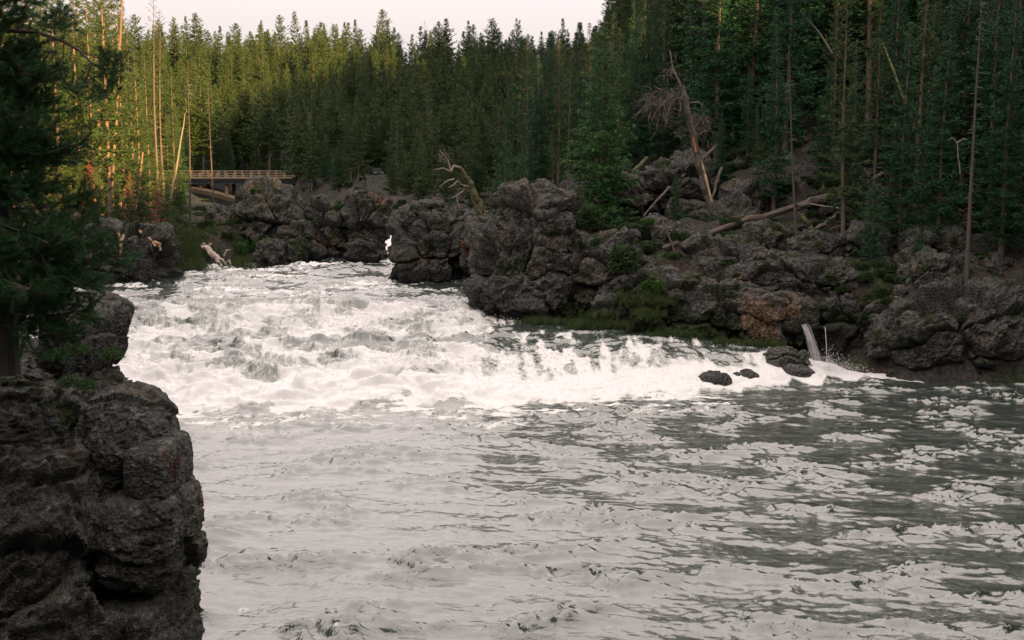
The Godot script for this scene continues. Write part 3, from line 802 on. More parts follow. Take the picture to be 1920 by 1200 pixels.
	while slope.size() < 560 and tries < 40000:
		tries += 1
		var d := rng.randf_range(52.0, 150.0)
		var x := rng.randf_range(0.0, 0.5 * d + 30.0)
		var s := shore(x, d)
		if s < 5.0: continue
		# the open rocky gully below the snag stays clear
		var px := 960.0 + x / d * FOCAL
		if d < 86.0 and px > 900.0 and px < 1345.0: continue
		if d < 73.0 and px < 1500.0: continue
		if d < 63.0 and px < 1700.0: continue
		var ok := true
		for q in placed:
			if absf(q.y - d) < 1.5 and absf(q.x - x) < 1.5:
				ok = false
				break
		if ok:
			placed.append(Vector2(x, d))
			slope.append(Vector2(x, d))
	slope.sort_custom(func(a, b): return a.y < b.y)
	var count := 0
	for i in slope.size():
		var q: Vector2 = slope[i]
		var yy := ground(q.x, q.y) - 0.2
		var h := (rng.randf_range(13.0, 19.0) if rng.randf() > 0.3 else rng.randf_range(6.0, 11.0)) * (1.0 if q.y < 100.0 else 1.15)
		var col := 960.0 + q.x / q.y * FOCAL
		if col > 1300.0 and q.y > 85.0: h += 7.0
		if col < 1200.0:   # the ridge falls away towards the middle of the valley
			h = maxf(3.0, minf(h, at(col, ramp([[900.0, 120.0], [1000.0, 66.0], [1060.0, 45.0], [1120.0, 20.0], [1200.0, -10.0]], col) + rng.randf() * 70.0, q.y).y - yy))
		var key: String = ["spruce0", "spruce1", "spruce2", "spruce0", "spruce1", "pine0", "pine1", "pine2", "pine3"][rng.randi_range(0, 8)]
		if q.x < 0.48 * q.y and count < 100:
			count += 1
			var px := 960.0 + q.x / q.y * FOCAL
			var place := "behind the central rock" if px < 1230.0 else ("above the broken snag" if px < 1400.0 else ("over the fallen logs" if px < 1600.0 else ("around the yellow leaning trunk" if px < 1780.0 else "at the right picture edge")))
			var big := ("tall " if h > 12.0 else "short ") + ("near " if q.y < 85.0 else "")
			var spruce := key.begins_with("s")
			add_tree("spruce_tree" if spruce else "pine_tree", key, Vector3(q.x, yy, -q.y), h, big + ("dark spruce, right slope, " if spruce else "dark pine, right slope, ") + place, "forest of the right slope", rng.randfn(0.0, 0.02))
		else:
			rest.append([key, Vector3(q.x, yy, -q.y), h])
	# --- the wooded bank that goes on to the right of and behind the viewpoint and keeps the low sun off the river
	rng.seed = 970
	for i in 620:
		var d := rng.randf_range(-85.0, 50.0)
		var x := rng.randf_range(30.0, 95.0) if d > -12.0 else rng.randf_range(14.0, 95.0)
		if shore(x, d) < 4.0: continue
		var gy := ground(x, d)
		rest.append(["far%d" % rng.randi_range(0, 5), Vector3(x, gy - 0.2, -d), clampf((39.0 if d > 27.0 else (26.0 if d > 10.0 else 40.0)) - gy - rng.randf() * 3.0, 10.0, 28.0)])
	for i in 240:
		var d := rng.randf_range(-60.0, -5.0)
		var x := rng.randf_range(-40.0, 16.0)
		if shore(x, d) < 3.0 or Vector2(x, d).length() < 5.0: continue
		rest.append(["far%d" % rng.randi_range(0, 5), Vector3(x, ground(x, d) - 0.2, -d), rng.randf_range(17.0, 23.0)])
	for i in 60:
		var d := rng.randf_range(10.0, 76.0)
		var x := rng.randf_range(-75.0, -24.0)
		if shore(x, d) < 3.0 or x > -0.47 * d: continue
		rest.append(["far%d" % rng.randi_range(0, 5), Vector3(x, ground(x, d) - 0.2, -d), rng.randf_range(12.0, 18.0)])
	# trees that read alike are told apart by their order from left to right
	var alike := {}
	for o in get_children():
		if o.get_meta("group", "") in ["front rows of the far forest", "forest of the right slope"]:
			var l: String = o.get_meta("label")
			if not alike.has(l): alike[l] = []
			alike[l].append(o)
	for l in alike:
		var row: Array = alike[l]
		row.sort_custom(func(a, b): return a.position.x / a.position.z > b.position.x / b.position.z)
		if row.size() > 1:
			for i in mini(row.size(), ORD.size()):
				row[i].set_meta("label", "%s, %s from left" % [l, ORD[i]])
	# the mass of the forest, too many and too far to count
	var wood := base("pine_forest")
	tag(wood, "mass of pines covering the far hillside and the slopes around", "", "", "stuff")
	var by := {}
	for r in rest:
		if not by.has(r[0]): by[r[0]] = []
		by[r[0]].append(r)
	for key in by:
		for part in ["trunk", "crown"]:
			var mm := MultiMesh.new()
			mm.transform_format = MultiMesh.TRANSFORM_3D
			mm.mesh = kinds[key][part]
			mm.instance_count = by[key].size()
			for i in by[key].size():
				var r: Array = by[key][i]
				var s: float = r[2] / kinds[key].h
				var fat: float = s * (0.8 + 0.5 * fposmod(i * 0.618, 1.0))
				mm.set_instance_transform(i, Transform3D(Basis(Vector3.UP, i * 1.7).scaled(Vector3(fat, s, fat)), r[1]))
			var o := MultiMeshInstance3D.new()
			o.multimesh = mm
			o.material_override = m_bark if part == "trunk" else m_leaf
			o.name = "trunks" if part == "trunk" else "crowns"
			wood.add_child(o, true)
			tag(o, "", "", "", "stuff")

# ------------------------------------------------------------------ dead wood
func px_path(pts: Array) -> Array:
	var out := []
	for p in pts: out.append(at(p[0], p[1], p[2]))
	return out

func wood(called: String, pts: Array, rads: Array, col: Color, parent: Node3D = null, sides := 8) -> MeshInstance3D:
	var v := PackedVector3Array()
	var c := PackedColorArray()
	var path := px_path(pts)
	# bend the path a little between its points so that it does not look ruled
	var fine := []
	var fr := []
	for i in path.size() - 1:
		for k in 4:
			var t := k / 4.0
			fine.append((path[i] as Vector3).lerp(path[i + 1], t) + (Vector3(rng.randfn(), rng.randfn(), rng.randfn()) * float(rads[i]) * 0.25 if i + k > 0 else Vector3.ZERO))
			fr.append(lerpf(rads[i], rads[i + 1], t))
	fine.append(path[path.size() - 1])
	fr.append(rads[rads.size() - 1])
	var o0: Vector3 = parent.position if parent else path[0]
	for i in fine.size(): fine[i] -= o0
	bar(v, c, fine, fr, col, sides, 0.35)
	var o := put(called, tri_mesh(v, c), m_bark, parent, Vector3.ZERO if parent else o0)
	return o

# a tangle of fine dead twigs round a point
func tangle(called: String, centre: Vector3, r: Vector3, count: int, col: Color, parent: Node3D) -> void:
	var v := PackedVector3Array()
	var c := PackedColorArray()
	for i in count:
		var a := Vector3(rng.randfn(), rng.randfn(), rng.randfn()) * 0.42 * r
		var dir := Vector3(rng.randfn(), rng.randfn() - 0.25, rng.randfn()).normalized()
		var L := rng.randf_range(0.4, 1.3) * r.x
		var b := a + dir * L * 0.5
		var e := b + (dir + Vector3(rng.randfn() * 0.5, -0.7, rng.randfn() * 0.5)).normalized() * L * 0.5
		bar(v, c, [a, b, e], [0.017, 0.013, 0.006], col, 3)
	tag(put(called, tri_mesh(v, c), m_bark, parent, centre - parent.position), "", "", "", "stuff")

func build_dead_wood() -> void:
	rng.seed = 1200
	var grey := Color(0.095, 0.08, 0.068)
	var pale := Color(0.20, 0.165, 0.135)
	var brown := Color(0.075, 0.06, 0.05)
	var mossy := Color(0.065, 0.062, 0.032)
	# broken leaning snag
	var sn := base("broken_snag", at(1337, 415, 74))
	tag(sn, "broken leaning dead trunk with torn pale wood and tangled dead branches", "dead tree")
	wood("trunk", [[1337, 418, 74], [1322, 350, 74], [1303, 270, 74], [1288, 210, 74], [1279, 160, 74]], [0.28, 0.25, 0.22, 0.20, 0.18], Color(0.085, 0.072, 0.062), sn, 10)
	wood("torn_wood", [[1335, 378, 73.72], [1324, 335, 73.72], [1315, 300, 73.64]], [0.06, 0.11, 0.04], Color(0.38, 0.29, 0.19), sn)
	wood("torn_wood", [[1305, 285, 73.66], [1299, 258, 73.68]], [0.10, 0.04], Color(0.30, 0.13, 0.07), sn)
	wood("limb", [[1281, 185, 74], [1262, 186, 73.6], [1240, 170, 73.2], [1226, 162, 73]], [0.12, 0.09, 0.06, 0.03], grey, sn)
	wood("limb", [[1283, 195, 74], [1310, 192, 74], [1318, 200, 74]], [0.08, 0.06, 0.03], grey, sn)
	wood("limb", [[1279, 165, 74], [1262, 130, 74.4], [1256, 95, 75]], [0.08, 0.05, 0.03], grey, sn)
	tangle("branch_tangle", at(1238, 196, 73.2), Vector3(1.5, 1.4, 1.0), 200, grey, sn)
	tangle("branch_tangle", at(1258, 132, 74.4), Vector3(0.6, 0.9, 0.5), 60, grey, sn)
	tangle("branch_tangle", at(1312, 228, 74), Vector3(0.95, 1.2, 0.8), 110, grey, sn)
	tangle("branch_tangle", at(1268, 178, 73.6), Vector3(0.7, 0.7, 0.6), 60, grey, sn)
	# bare leaning tree on the rocks
	var dt := base("bare_tree", at(905, 405, 72))
	tag(dt, "bare leaning dead tree with crooked pale branches beside the rock island", "dead tree")
	wood("trunk", [[908, 408, 72], [898, 380, 72], [884, 345, 72], [871, 325, 72], [862, 313, 72]], [0.26, 0.22, 0.17, 0.11, 0.08], mossy, dt)
	wood("trunk", [[902, 405, 71.8], [891, 385, 71.8], [880, 358, 71.7]], [0.16, 0.12, 0.08], mossy, dt)
	for b in [
		[[[884, 350, 72], [868, 348, 71.8], [858, 340, 71.4], [841, 352, 71]], [0.07, 0.055, 0.05, 0.015]],
		[[[858, 340, 71.4], [862, 334, 71.2], [869, 332, 71]], [0.04, 0.03, 0.012]],
		[[[864, 315, 72], [850, 310, 71.8], [846, 322, 71.4], [832, 315, 71.1], [812, 318, 71]], [0.07, 0.06, 0.06, 0.04, 0.012]],
		[[[846, 322, 71.4], [840, 300, 71.4], [831, 290, 71.3], [824, 280, 71.3]], [0.06, 0.05, 0.035, 0.012]],
		[[[880, 360, 71.7], [872, 354, 71.5], [856, 355, 71.3]], [0.07, 0.05, 0.02]],
		[[[870, 357, 71.5], [855, 368, 71.2], [845, 372, 71]], [0.05, 0.035, 0.012]],
		[[[855, 366, 71.2], [858, 378, 71.1], [862, 388, 71]], [0.03, 0.022, 0.01]],
		[[[852, 335, 71.6], [840, 338, 71.3], [824, 350, 71]], [0.05, 0.035, 0.012]],
		[[[908, 395, 72], [915, 397, 71.8]], [0.04, 0.015]]]:
		wood("branch", b[0], b[1], pale if rng.randf() > 0.4 else mossy, dt, 5)
	tangle("twigs", at(836, 295, 71.3), Vector3(0.5, 0.5, 0.4), 40, grey, dt)
	# fallen logs and sticks
	for l in [
		["fallen_log", [[1232, 468, 65.0], [1300, 447, 66.5], [1405, 412, 69], [1500, 385, 71.5], [1585, 360, 73.5]], [0.12, 0.17, 0.20, 0.20, 0.19], brown, "long fallen log lying across the right bank"],
		["fallen_log", [[1492, 388, 70.5], [1530, 376, 71], [1580, 358, 72]], [0.22, 0.26, 0.28], grey, "short thick fallen log above the long one's upper end"],
		["fallen_log", [[1500, 400, 69], [1515, 420, 68.6], [1531, 440, 68.2]], [0.12, 0.16, 0.15], mossy, "short mossy yellow log lying crossways on the slope"],
		["fallen_log", [[1527, 432, 68.8], [1550, 418, 69.4], [1573, 400, 70]], [0.12, 0.14, 0.12], grey, "small grey log touching the mossy yellow one"],
		["fallen_stick", [[1518, 382, 70], [1580, 392, 69.4], [1646, 401, 69]], [0.05, 0.04, 0.02], pale, "thin pale stick lying right of the mossy log"],
		["fallen_stick", [[1207, 405, 69], [1230, 378, 69.5], [1256, 350, 70]], [0.05, 0.07, 0.08], grey, "slanting grey stick left of the small fir"],
		["fallen_log", [[1278, 332, 77], [1310, 305, 78], [1347, 272, 79]], [0.10, 0.12, 0.10], grey, "grey pole lying behind the broken snag"],
		["fallen_log", [[1333, 378, 75], [1343, 345, 75.5], [1354, 314, 76]], [0.08, 0.10, 0.10], grey, "short pole leaning right of the broken snag"],
		["fallen_log", [[1176, 338, 75], [1195, 315, 76], [1214, 296, 77]], [0.15, 0.16, 0.14], mossy, "mossy log leaning behind the tall spruce"],
		["fallen_log", [[1632, 336, 73], [1655, 328, 73.5], [1682, 318, 74]], [0.12, 0.14, 0.12], grey, "grey log end between the right slope's spruces"],
		["fallen_stick", [[1242, 408, 66], [1255, 445, 65.5], [1270, 488, 65]], [0.03, 0.05, 0.06], brown, "thin dark stick standing left of the long log"],
		["fallen_stick", [[1500, 290, 80], [1530, 268, 80], [1560, 248, 80]], [0.07, 0.06, 0.03], grey, "slanting dead branch in the right forest above the knoll"],
		["leaning_trunk", [[1655, 80, 76], [1690, 170, 74.5], [1712, 230, 73.5], [1742, 330, 72]], [0.04, 0.09, 0.12, 0.15], Color(0.14, 0.13, 0.06), "thin lichen-yellow trunk leaning in the right forest"],
		["leaning_trunk", [[1500, 20, 80], [1535, 60, 79], [1560, 100, 78]], [0.03, 0.06, 0.07], grey, "crooked grey dead trunk high in the right forest"],
		["leaning_trunk", [[320, 372, 84], [332, 310, 84], [347, 212, 84]], [0.08, 0.07, 0.04], Color(0.15, 0.13, 0.095), "pale dead trunk leaning at the end of the sunlit stand"],
		["leaning_trunk", [[204, 415, 89], [213, 300, 89], [222, 170, 89], [228, 20, 89], [231, -60, 89]], [0.12, 0.11, 0.10, 0.08, 0.05], Color(0.15, 0.105, 0.075), "slender bare trunk standing among the sunlit pines"],
		["leaning_trunk", [[250, 425, 82], [260, 360, 82], [268, 285, 82]], [0.10, 0.09, 0.04], Color(0.24, 0.17, 0.12), "short bare trunk left of the small bright red pine"]]:
		var o := wood(l[0], l[1], l[2], l[3])
		tag(o, l[4], "log" if l[0].begins_with("f") else "trunk")
	# white forked branch at the right
	var fb := base("bare_branch", at(1800, 320, 60))
	tag(fb, "forked bone-white bare branch before the dark right forest", "branch")
	for b in [[[1800, 325, 60], [1797, 295, 60], [1795, 268, 60], [1786, 258, 60], [1778, 263, 60]], [[1795, 268, 60], [1806, 260, 60], [1812, 262, 60]]]:
		wood("branch", b, [0.035, 0.03, 0.03, 0.02, 0.01].slice(0, b.size()), Color(0.17, 0.15, 0.13), fb, 5)
	# driftwood
	var dw := base("driftwood", at(400, 485, 87))
	tag(dw, "bleached driftwood trunk with broken roots at the left bank", "driftwood")
	wood("trunk", [[372, 462, 88], [388, 466, 87.6], [402, 480, 87], [414, 492, 86.5]], [0.20, 0.26, 0.24, 0.16], Color(0.33, 0.27, 0.23), dw)
	for b in [[[386, 462, 87.8], [380, 456, 87.8]], [[392, 462, 87.6], [396, 455, 87.5]], [[408, 482, 86.9], [420, 490, 86.4], [431, 502, 86]], [[412, 486, 86.8], [414, 500, 86.2]], [[420, 480, 86.8], [424, 470, 86.8], [433, 468, 86.8]], [[424, 492, 86.3], [430, 488, 86.2], [436, 502, 86]], [[374, 464, 88], [362, 472, 88], [356, 478, 88]]]:
		wood("root", b, [0.10, 0.08, 0.03].slice(0, b.size()), Color(0.33, 0.27, 0.23), dw, 5)
	# roots hanging over the bank rock
	var rt := base("tree_roots", at(225, 445, 76))
	tag(rt, "orange-brown tree roots hanging down the face of the bank rock", "roots")
	for b in [[[222, 438, 76.2], [228, 452, 75.7], [226, 470, 75.6], [229, 490, 75.6], [232, 520, 75.6]], [[232, 440, 76.2], [228, 452, 75.7]], [[262, 432, 77], [280, 448, 75.9], [292, 462, 75.7]], [[286, 450, 76], [300, 458, 75.7], [301, 470, 75.7]]]:
		wood("root", b, [0.10, 0.11, 0.09, 0.08, 0.05].slice(0, b.size()), Color(0.30, 0.19, 0.11), rt, 5)

# ------------------------------------------------------------------ the near pine
func build_near_pine() -> void:
	rng.seed = 1300
	# one shoot: a short twig with needles all round
	var v := PackedVector3Array()
	var c := PackedColorArray()
	bar(v, c, [Vector3.ZERO, Vector3(0, 0.2, 0)], [0.004, 0.002], Color(0.07, 0.05, 0.035), 3)
	for i in 110:
		var y := 0.2 * pow(rng.randf(), 0.7)
		var an := rng.randf() * TAU
		var o := Vector3(cos(an), rng.randf_range(0.5, 1.4), sin(an)).normalized()
		var l := rng.randf_range(0.045, 0.075)
		var w := o.cross(Vector3(rng.randfn(), rng.randfn(), rng.randfn())).normalized() * 0.0021
		var p := Vector3(0, y, 0)
		var col := vcc(Color(0.012, 0.06, 0.021).lerp(Color(0.026, 0.07, 0.018), rng.randf()), rng.randf_range(0.7, 1.3))
		for q in [p - w, p + o * l, p + w]:
			v.append(q)
			c.append(col)
	var shoot := tri_mesh(v, c)
	var foot := Vector3(-6.15, 7.6, -13.4)
	var tree := base("foreground_pine", foot)
	tag(tree, "dark pine with long needles on the cliff, closest to the viewer", "tree")
	v = PackedVector3Array()
	c = PackedColorArray()
	bar(v, c, [Vector3.ZERO, Vector3(0.05, 2.5, 0), Vector3(-0.02, 5, 0.05), Vector3(0.02, 8.5, 0)], [0.14, 0.12, 0.09, 0.02], Color(0.06, 0.05, 0.045), 9, 0.2)
	put("trunk", tri_mesh(v, c), m_bark, tree)
	v = PackedVector3Array()
	c = PackedColorArray()
	var spots := []
	var limbs := []
	for i in 180:
		var y := rng.randf_range(0.5, 6.4)
		var an := i * 2.39996
		var wide := ramp([[0.4, 0.6], [1.3, 1.3], [2.3, 0.75], [4.0, 0.5], [6.4, 0.5]], y)
		limbs.append([Vector3(0, y, 0), Vector3(cos(an), rng.randf_range(-0.1, 0.35), sin(an)), wide * rng.randf_range(0.6, 1.12)])
	# boughs that reach out over the water
	for b in [[1.35, 0.0, -0.05, 1.35], [1.15, 0.3, -0.1, 1.3], [1.5, -0.3, 0.0, 1.3], [0.8, 0.1, -0.1, 1.15], [0.6, 0.4, -0.15, 1.0], [2.0, 0.2, 0.05, 1.15], [2.6, 0.1, 0.05, 1.0], [3.4, 0.3, 0.1, 0.9], [1.0, 0.9, 0.0, 1.2], [1.7, 0.9, 0.0, 1.1], [2.9, 0.8, 0.1, 0.9]]:
		limbs.append([Vector3(0, b[0], 0), Vector3(cos(b[1]), b[2], sin(b[1])), b[3]])
	for l in limbs:
		var dir: Vector3 = (l[1] as Vector3).normalized()
		var L: float = l[2]
		var p0: Vector3 = l[0]
		var p1 := p0 + dir * L * 0.55
		var p2 := p0 + dir * L + Vector3.UP * 0.12 * L
		bar(v, c, [p0, p1, p2], [0.022, 0.014, 0.006], Color(0.07, 0.055, 0.045), 5)
		var tw := int(5 + L * 11.0)
		for k in tw:
			var u := rng.randf_range(0.28, 1.0)
			var q := p0.lerp(p1, u / 0.55) if u < 0.55 else p1.lerp(p2, (u - 0.55) / 0.45)
			var td := (dir * rng.randf_range(0.3, 1.0) + Vector3(rng.randfn(), rng.randfn() * 0.5 + 0.2, rng.randfn()) * 0.6).normalized()
			var tl := rng.randf_range(0.12, 0.34)
			bar(v, c, [q, q + td * tl], [0.007, 0.004], Color(0.075, 0.058, 0.045), 3)
			for m in 3:
				spots.append([q + td * tl * (0.35 + 0.3 * m), (td + Vector3(rng.randfn(), rng.randfn() + 0.35, rng.randfn()) * 0.45).normalized(), rng.randf_range(0.75, 1.15)])
	# the arching half-bare branch above
	var arch := [[at(70, 60, 13.2), 0.022], [at(120, 78, 13.0), 0.02], [at(150, 95, 12.9), 0.017], [at(172, 118, 12.8), 0.014], [at(165, 140, 12.8), 0.01], [at(145, 175, 12.8), 0.005]]
	var ap := []
	var ar := []
	for q in arch:
		ap.append((q[0] as Vector3) - foot)
		ar.append(q[1])
	bar(v, c, [Vector3(0, 4.1, 0), ap[0]], [0.03, 0.022], Color(0.06, 0.045, 0.038), 5)
	bar(v, c, ap, ar, Color(0.06, 0.045, 0.038), 5)
	for b in [[[172, 118], [190, 125], [196, 150]], [[165, 135], [178, 160], [186, 178]], [[150, 95], [180, 108], [205, 120]], [[120, 78], [118, 105], [108, 118]], [[135, 86], [130, 110], [138, 122]], [[165, 138], [160, 160], [158, 172]], [[95, 68], [92, 95], [88, 108]], [[172, 118], [200, 135], [216, 150]], [[110, 74], [100, 90], [98, 110]]]:
		var pp := []
		for q in b: pp.append(at(q[0], q[1], 12.85 + rng.randf_range(-0.2, 0.2)) - foot)
		bar(v, c, pp, [0.008, 0.006, 0.003], Color(0.06, 0.045, 0.038), 3)
		for k in 5:
			var q: Vector3 = (pp[1] as Vector3).lerp(pp[2], rng.randf())
			bar(v, c, [q, q + Vector3(rng.randfn(), rng.randfn() - 0.4, rng.randfn()) * 0.07], [0.004, 0.002], Color(0.06, 0.045, 0.038), 3)
	for q in [[218, 120, 26], [196, 112, 14], [214, 148, 22], [200, 175, 20], [205, 135, 14], [186, 180, 10], [112, 50, 26], [90, 40, 24], [128, 168, 12], [132, 160, 10], [110, 30, 20]]:
		for k in q[2]:
			spots.append([at(q[0] + rng.randfn() * 10.0, q[1] + rng.randfn() * 7.0, 12.85 + rng.randfn() * 0.12) - foot, Vector3(rng.randfn(), rng.randfn() + 0.5, rng.randfn()).normalized(), rng.randf_range(0.6, 0.95)])
	put("branches", tri_mesh(v, c), m_bark, tree)
	var mm := MultiMesh.new()
	mm.transform_format = MultiMesh.TRANSFORM_3D
	mm.mesh = shoot
	mm.instance_count = spots.size()
	for i in spots.size():
		var up: Vector3 = spots[i][1]
		var sx := up.cross(Vector3(0.3, 0.5, 0.8)).normalized()
		var k: float = spots[i][2]
		mm.set_instance_transform(i, Transform3D(Basis(sx, up, sx.cross(up)).scaled_local(Vector3(k, k, k)), spots[i][0]))
	var o := MultiMeshInstance3D.new()
	o.multimesh = mm
	o.material_override = m_leaf
	o.name = "needles"
	tree.add_child(o)
	tag(o, "", "", "", "stuff")

# ------------------------------------------------------------------ shrubs, herbs and grass
func make_bush(key: String, sd: int, leaf: float, count: int, a: Color, b: Color, slim := 0.22) -> void:
	rng.seed = sd
	var lobes := []
	for i in 9:
		var an := rng.randf() * TAU
		var r := rng.randf_range(0.2, 0.7)
		lobes.append([Vector3(cos(an) * r, rng.randf_range(0.1, 0.5) * (1.0 - r * 0.5), sin(an) * r), rng.randf_range(0.28, 0.42)])
	var v := PackedVector3Array()
	var c := PackedColorArray()
	for i in count:
		var l: Array = lobes[rng.randi_range(0, 8)]
		var dir := Vector3(rng.randfn(), rng.randfn() + 0.3, rng.randfn()).normalized()
		var p: Vector3 = l[0] + dir * l[1] * pow(rng.randf(), 0.4)
		if p.y < 0.0: p.y = -p.y * 0.3
		var o := (dir + Vector3(rng.randfn(), rng.randfn() + 0.4, rng.randfn()) * 0.6).normalized()
		var s := leaf * rng.randf_range(0.6, 1.3)
		var w := o.cross(Vector3(rng.randfn(), rng.randfn(), rng.randfn())).normalized() * s * slim
		var col := vcc(a.lerp(b, rng.randf()), rng.randf_range(0.7, 1.3))
		for q in [p - w, p + o * s, p + w]:
			v.append(q)
			c.append(col)
	var sv := PackedVector3Array()
	var sc := PackedColorArray()
	for l in lobes:
		bar(sv, sc, [Vector3(0, -0.15, 0), (l[0] as Vector3) * 0.5, l[0]], [0.03, 0.02, 0.008], Color(0.08, 0.06, 0.045), 4)
	kinds[key] = {"foliage": tri_mesh(v, c), "stem": tri_mesh(sv, sc)}

func bush(called: String, key: String, px: float, row: float, d: float, w: float, h: float, label: String) -> void:
	var o := base(called, at(px, row, d))
	o.basis = Basis(Vector3.UP, rng.randf() * TAU).scaled(Vector3(w, h, w))
	put("stem", kinds[key].stem, m_bark, o)
	put("foliage", kinds[key].foliage, m_leaf, o)
	tag(o, label, "shrub" if called.ends_with("shrub") else "plant")

func build_shrubs() -> void:
	make_bush("juniper", 1400, 0.13, 6500, Color(0.022, 0.05, 0.018), Color(0.035, 0.06, 0.018))
	make_bush("shrub", 1401, 0.15, 4200, Color(0.025, 0.07, 0.016), Color(0.04, 0.085, 0.018))
	make_bush("herb", 1402, 0.22, 700, Color(0.025, 0.085, 0.022), Color(0.05, 0.10, 0.022), 0.14)
	rng.seed = 1410
	bush("juniper_shrub", "juniper", 1162, 505, 61.4, 1.9, 1.9, "low spreading dark juniper on the central bank rocks")
	bush("juniper_shrub", "juniper", 1128, 470, 62.6, 1.0, 1.0, "smaller juniper clump left above the spreading one")
	bush("juniper_shrub", "juniper", 1100, 425, 68.0, 1.5, 1.8, "dark shrub at the foot of the tall spruce")
	bush("green_shrub", "shrub", 1212, 420, 66.0, 0.5, 0.5, "tiny green shrub on the grey boulder behind the juniper")
	bush("green_shrub", "shrub", 490, 462, 91.2, 1.6, 1.6, "bright green shrub on the far bank above the tan boulder")
	bush("green_shrub", "shrub", 455, 475, 90.4, 1.3, 1.3, "green shrub just right of the driftwood")
	bush("green_shrub", "shrub", 482, 412, 91.6, 1.0, 0.8, "small green shrub on top of the rounded outcrop below the bridge")
	bush("green_shrub", "shrub", 640, 395, 91.4, 0.9, 0.9, "green shrub in the notch left of the far rock tower")
	bush("green_shrub", "juniper", 480, 362, 92.0, 0.7, 0.5, "dark little shrub on the far rock shoulder near the bridge")
	bush("green_shrub", "shrub", 526, 448, 91.0, 0.6, 0.5, "little green shrub beside the mossy rock on the far bank")
	bush("green_shrub", "shrub", 1225, 545, 59.2, 0.9, 0.9, "leafy green tuft between the bank rocks over the falls")
	bush("green_shrub", "shrub", 1690, 590, 58.5, 0.6, 0.4, "green moss tuft at the top of the huge speckled rock")
	for a in [[102, 664, "herb beside the boulder on the near cliff, leftmost"], [150, 655, "herb below the boulder on the near cliff, middle of the upper three"], [212, 664, "herb right below the boulder's overhang on the near cliff"], [128, 715, "lower left herb on the near cliff face"], [160, 722, "lower right herb on the near cliff face"], [160, 590, "tiny herb on the boulder of the near cliff"]]:
		bush("herb", "herb", a[0], a[1] + 8, 14.1, 0.17, 0.18, "small bright green " + a[2])
	# grass in patches on the banks
	rng.seed = 1420
	var v := PackedVector3Array()
	var c := PackedColorArray()
	for i in 26:
		var an := rng.randf() * TAU
		var p := Vector3(cos(an), 0, sin(an)) * 0.12 * rng.randf()
		var o := Vector3(rng.randfn() * 0.3, 1.0, rng.randfn() * 0.3).normalized() * rng.randf_range(0.5, 1.0)
		var w := Vector3(rng.randfn(), 0, rng.randfn()).normalized() * 0.018
		var col := vcc(Color(0.024, 0.062, 0.018).lerp(Color(0.06, 0.066, 0.022), rng.randf()), rng.randf_range(0.7, 1.3))
		for q in [p - w, p + o, p + w]:
			v.append(q)
			c.append(col)
	var tuft := tri_mesh(v, c)
	var spots := []
	for g in [[345, 497, 86.0, 30, 3, 520, 0.9], [330, 510, 83.5, 16, 5, 240, 0.7], [458, 499, 88.0, 20, 2, 260, 0.7], [400, 480, 90.0, 60, 2, 300, 0.5], [1040, 600, 60.2, 66, 3, 230, 0.4], [1130, 604, 59.0, 46, 4, 230, 0.65], [1130, 585, 59.2, 34, 8, 90, 0.5], [1275, 622, 57.9, 50, 4, 170, 0.4], [1370, 638, 57.0, 50, 4, 180, 0.4], [1215, 585, 58.6, 24, 9, 240, 0.5], [1225, 555, 58.8, 28, 14, 200, 0.4], [1180, 560, 59.4, 32, 14, 160, 0.35], [1010, 598, 60.4, 20, 4, 120, 0.6], [1440, 640, 57.2, 30, 6, 140, 0.4], [320, 475, 84, 12, 6, 80, 0.6]]:
		for k in g[5]:
			var p := at(g[0] + rng.randfn() * g[3] * 0.6, g[1] + rng.randfn() * g[4] * 0.6, g[2] + rng.randfn() * 0.35) - Vector3(0, g[6] * 0.6, 0)
			if p.x < -10.0:
				p.z += rng.randfn() * 1.2
				p.y = maxf(ground(p.x, -p.z) - 0.05, water(p.x, -p.z) - 0.1)
			spots.append([p, g[6] * rng.randf_range(0.6, 1.2)])
	var mm := MultiMesh.new()
	mm.transform_format = MultiMesh.TRANSFORM_3D
	mm.mesh = tuft
	mm.instance_count = spots.size()
	for i in spots.size():
		var k: float = spots[i][1]
		mm.set_instance_transform(i, Transform3D(Basis(Vector3.UP, rng.randf() * TAU).scaled(Vector3(k, k, k)), spots[i][0]))
	var o := MultiMeshInstance3D.new()
	o.multimesh = mm
	o.material_override = m_leaf
	o.name = "grass"
	add_child(o)
	tag(o, "green grass and sedge along the water's edge", "", "", "stuff")

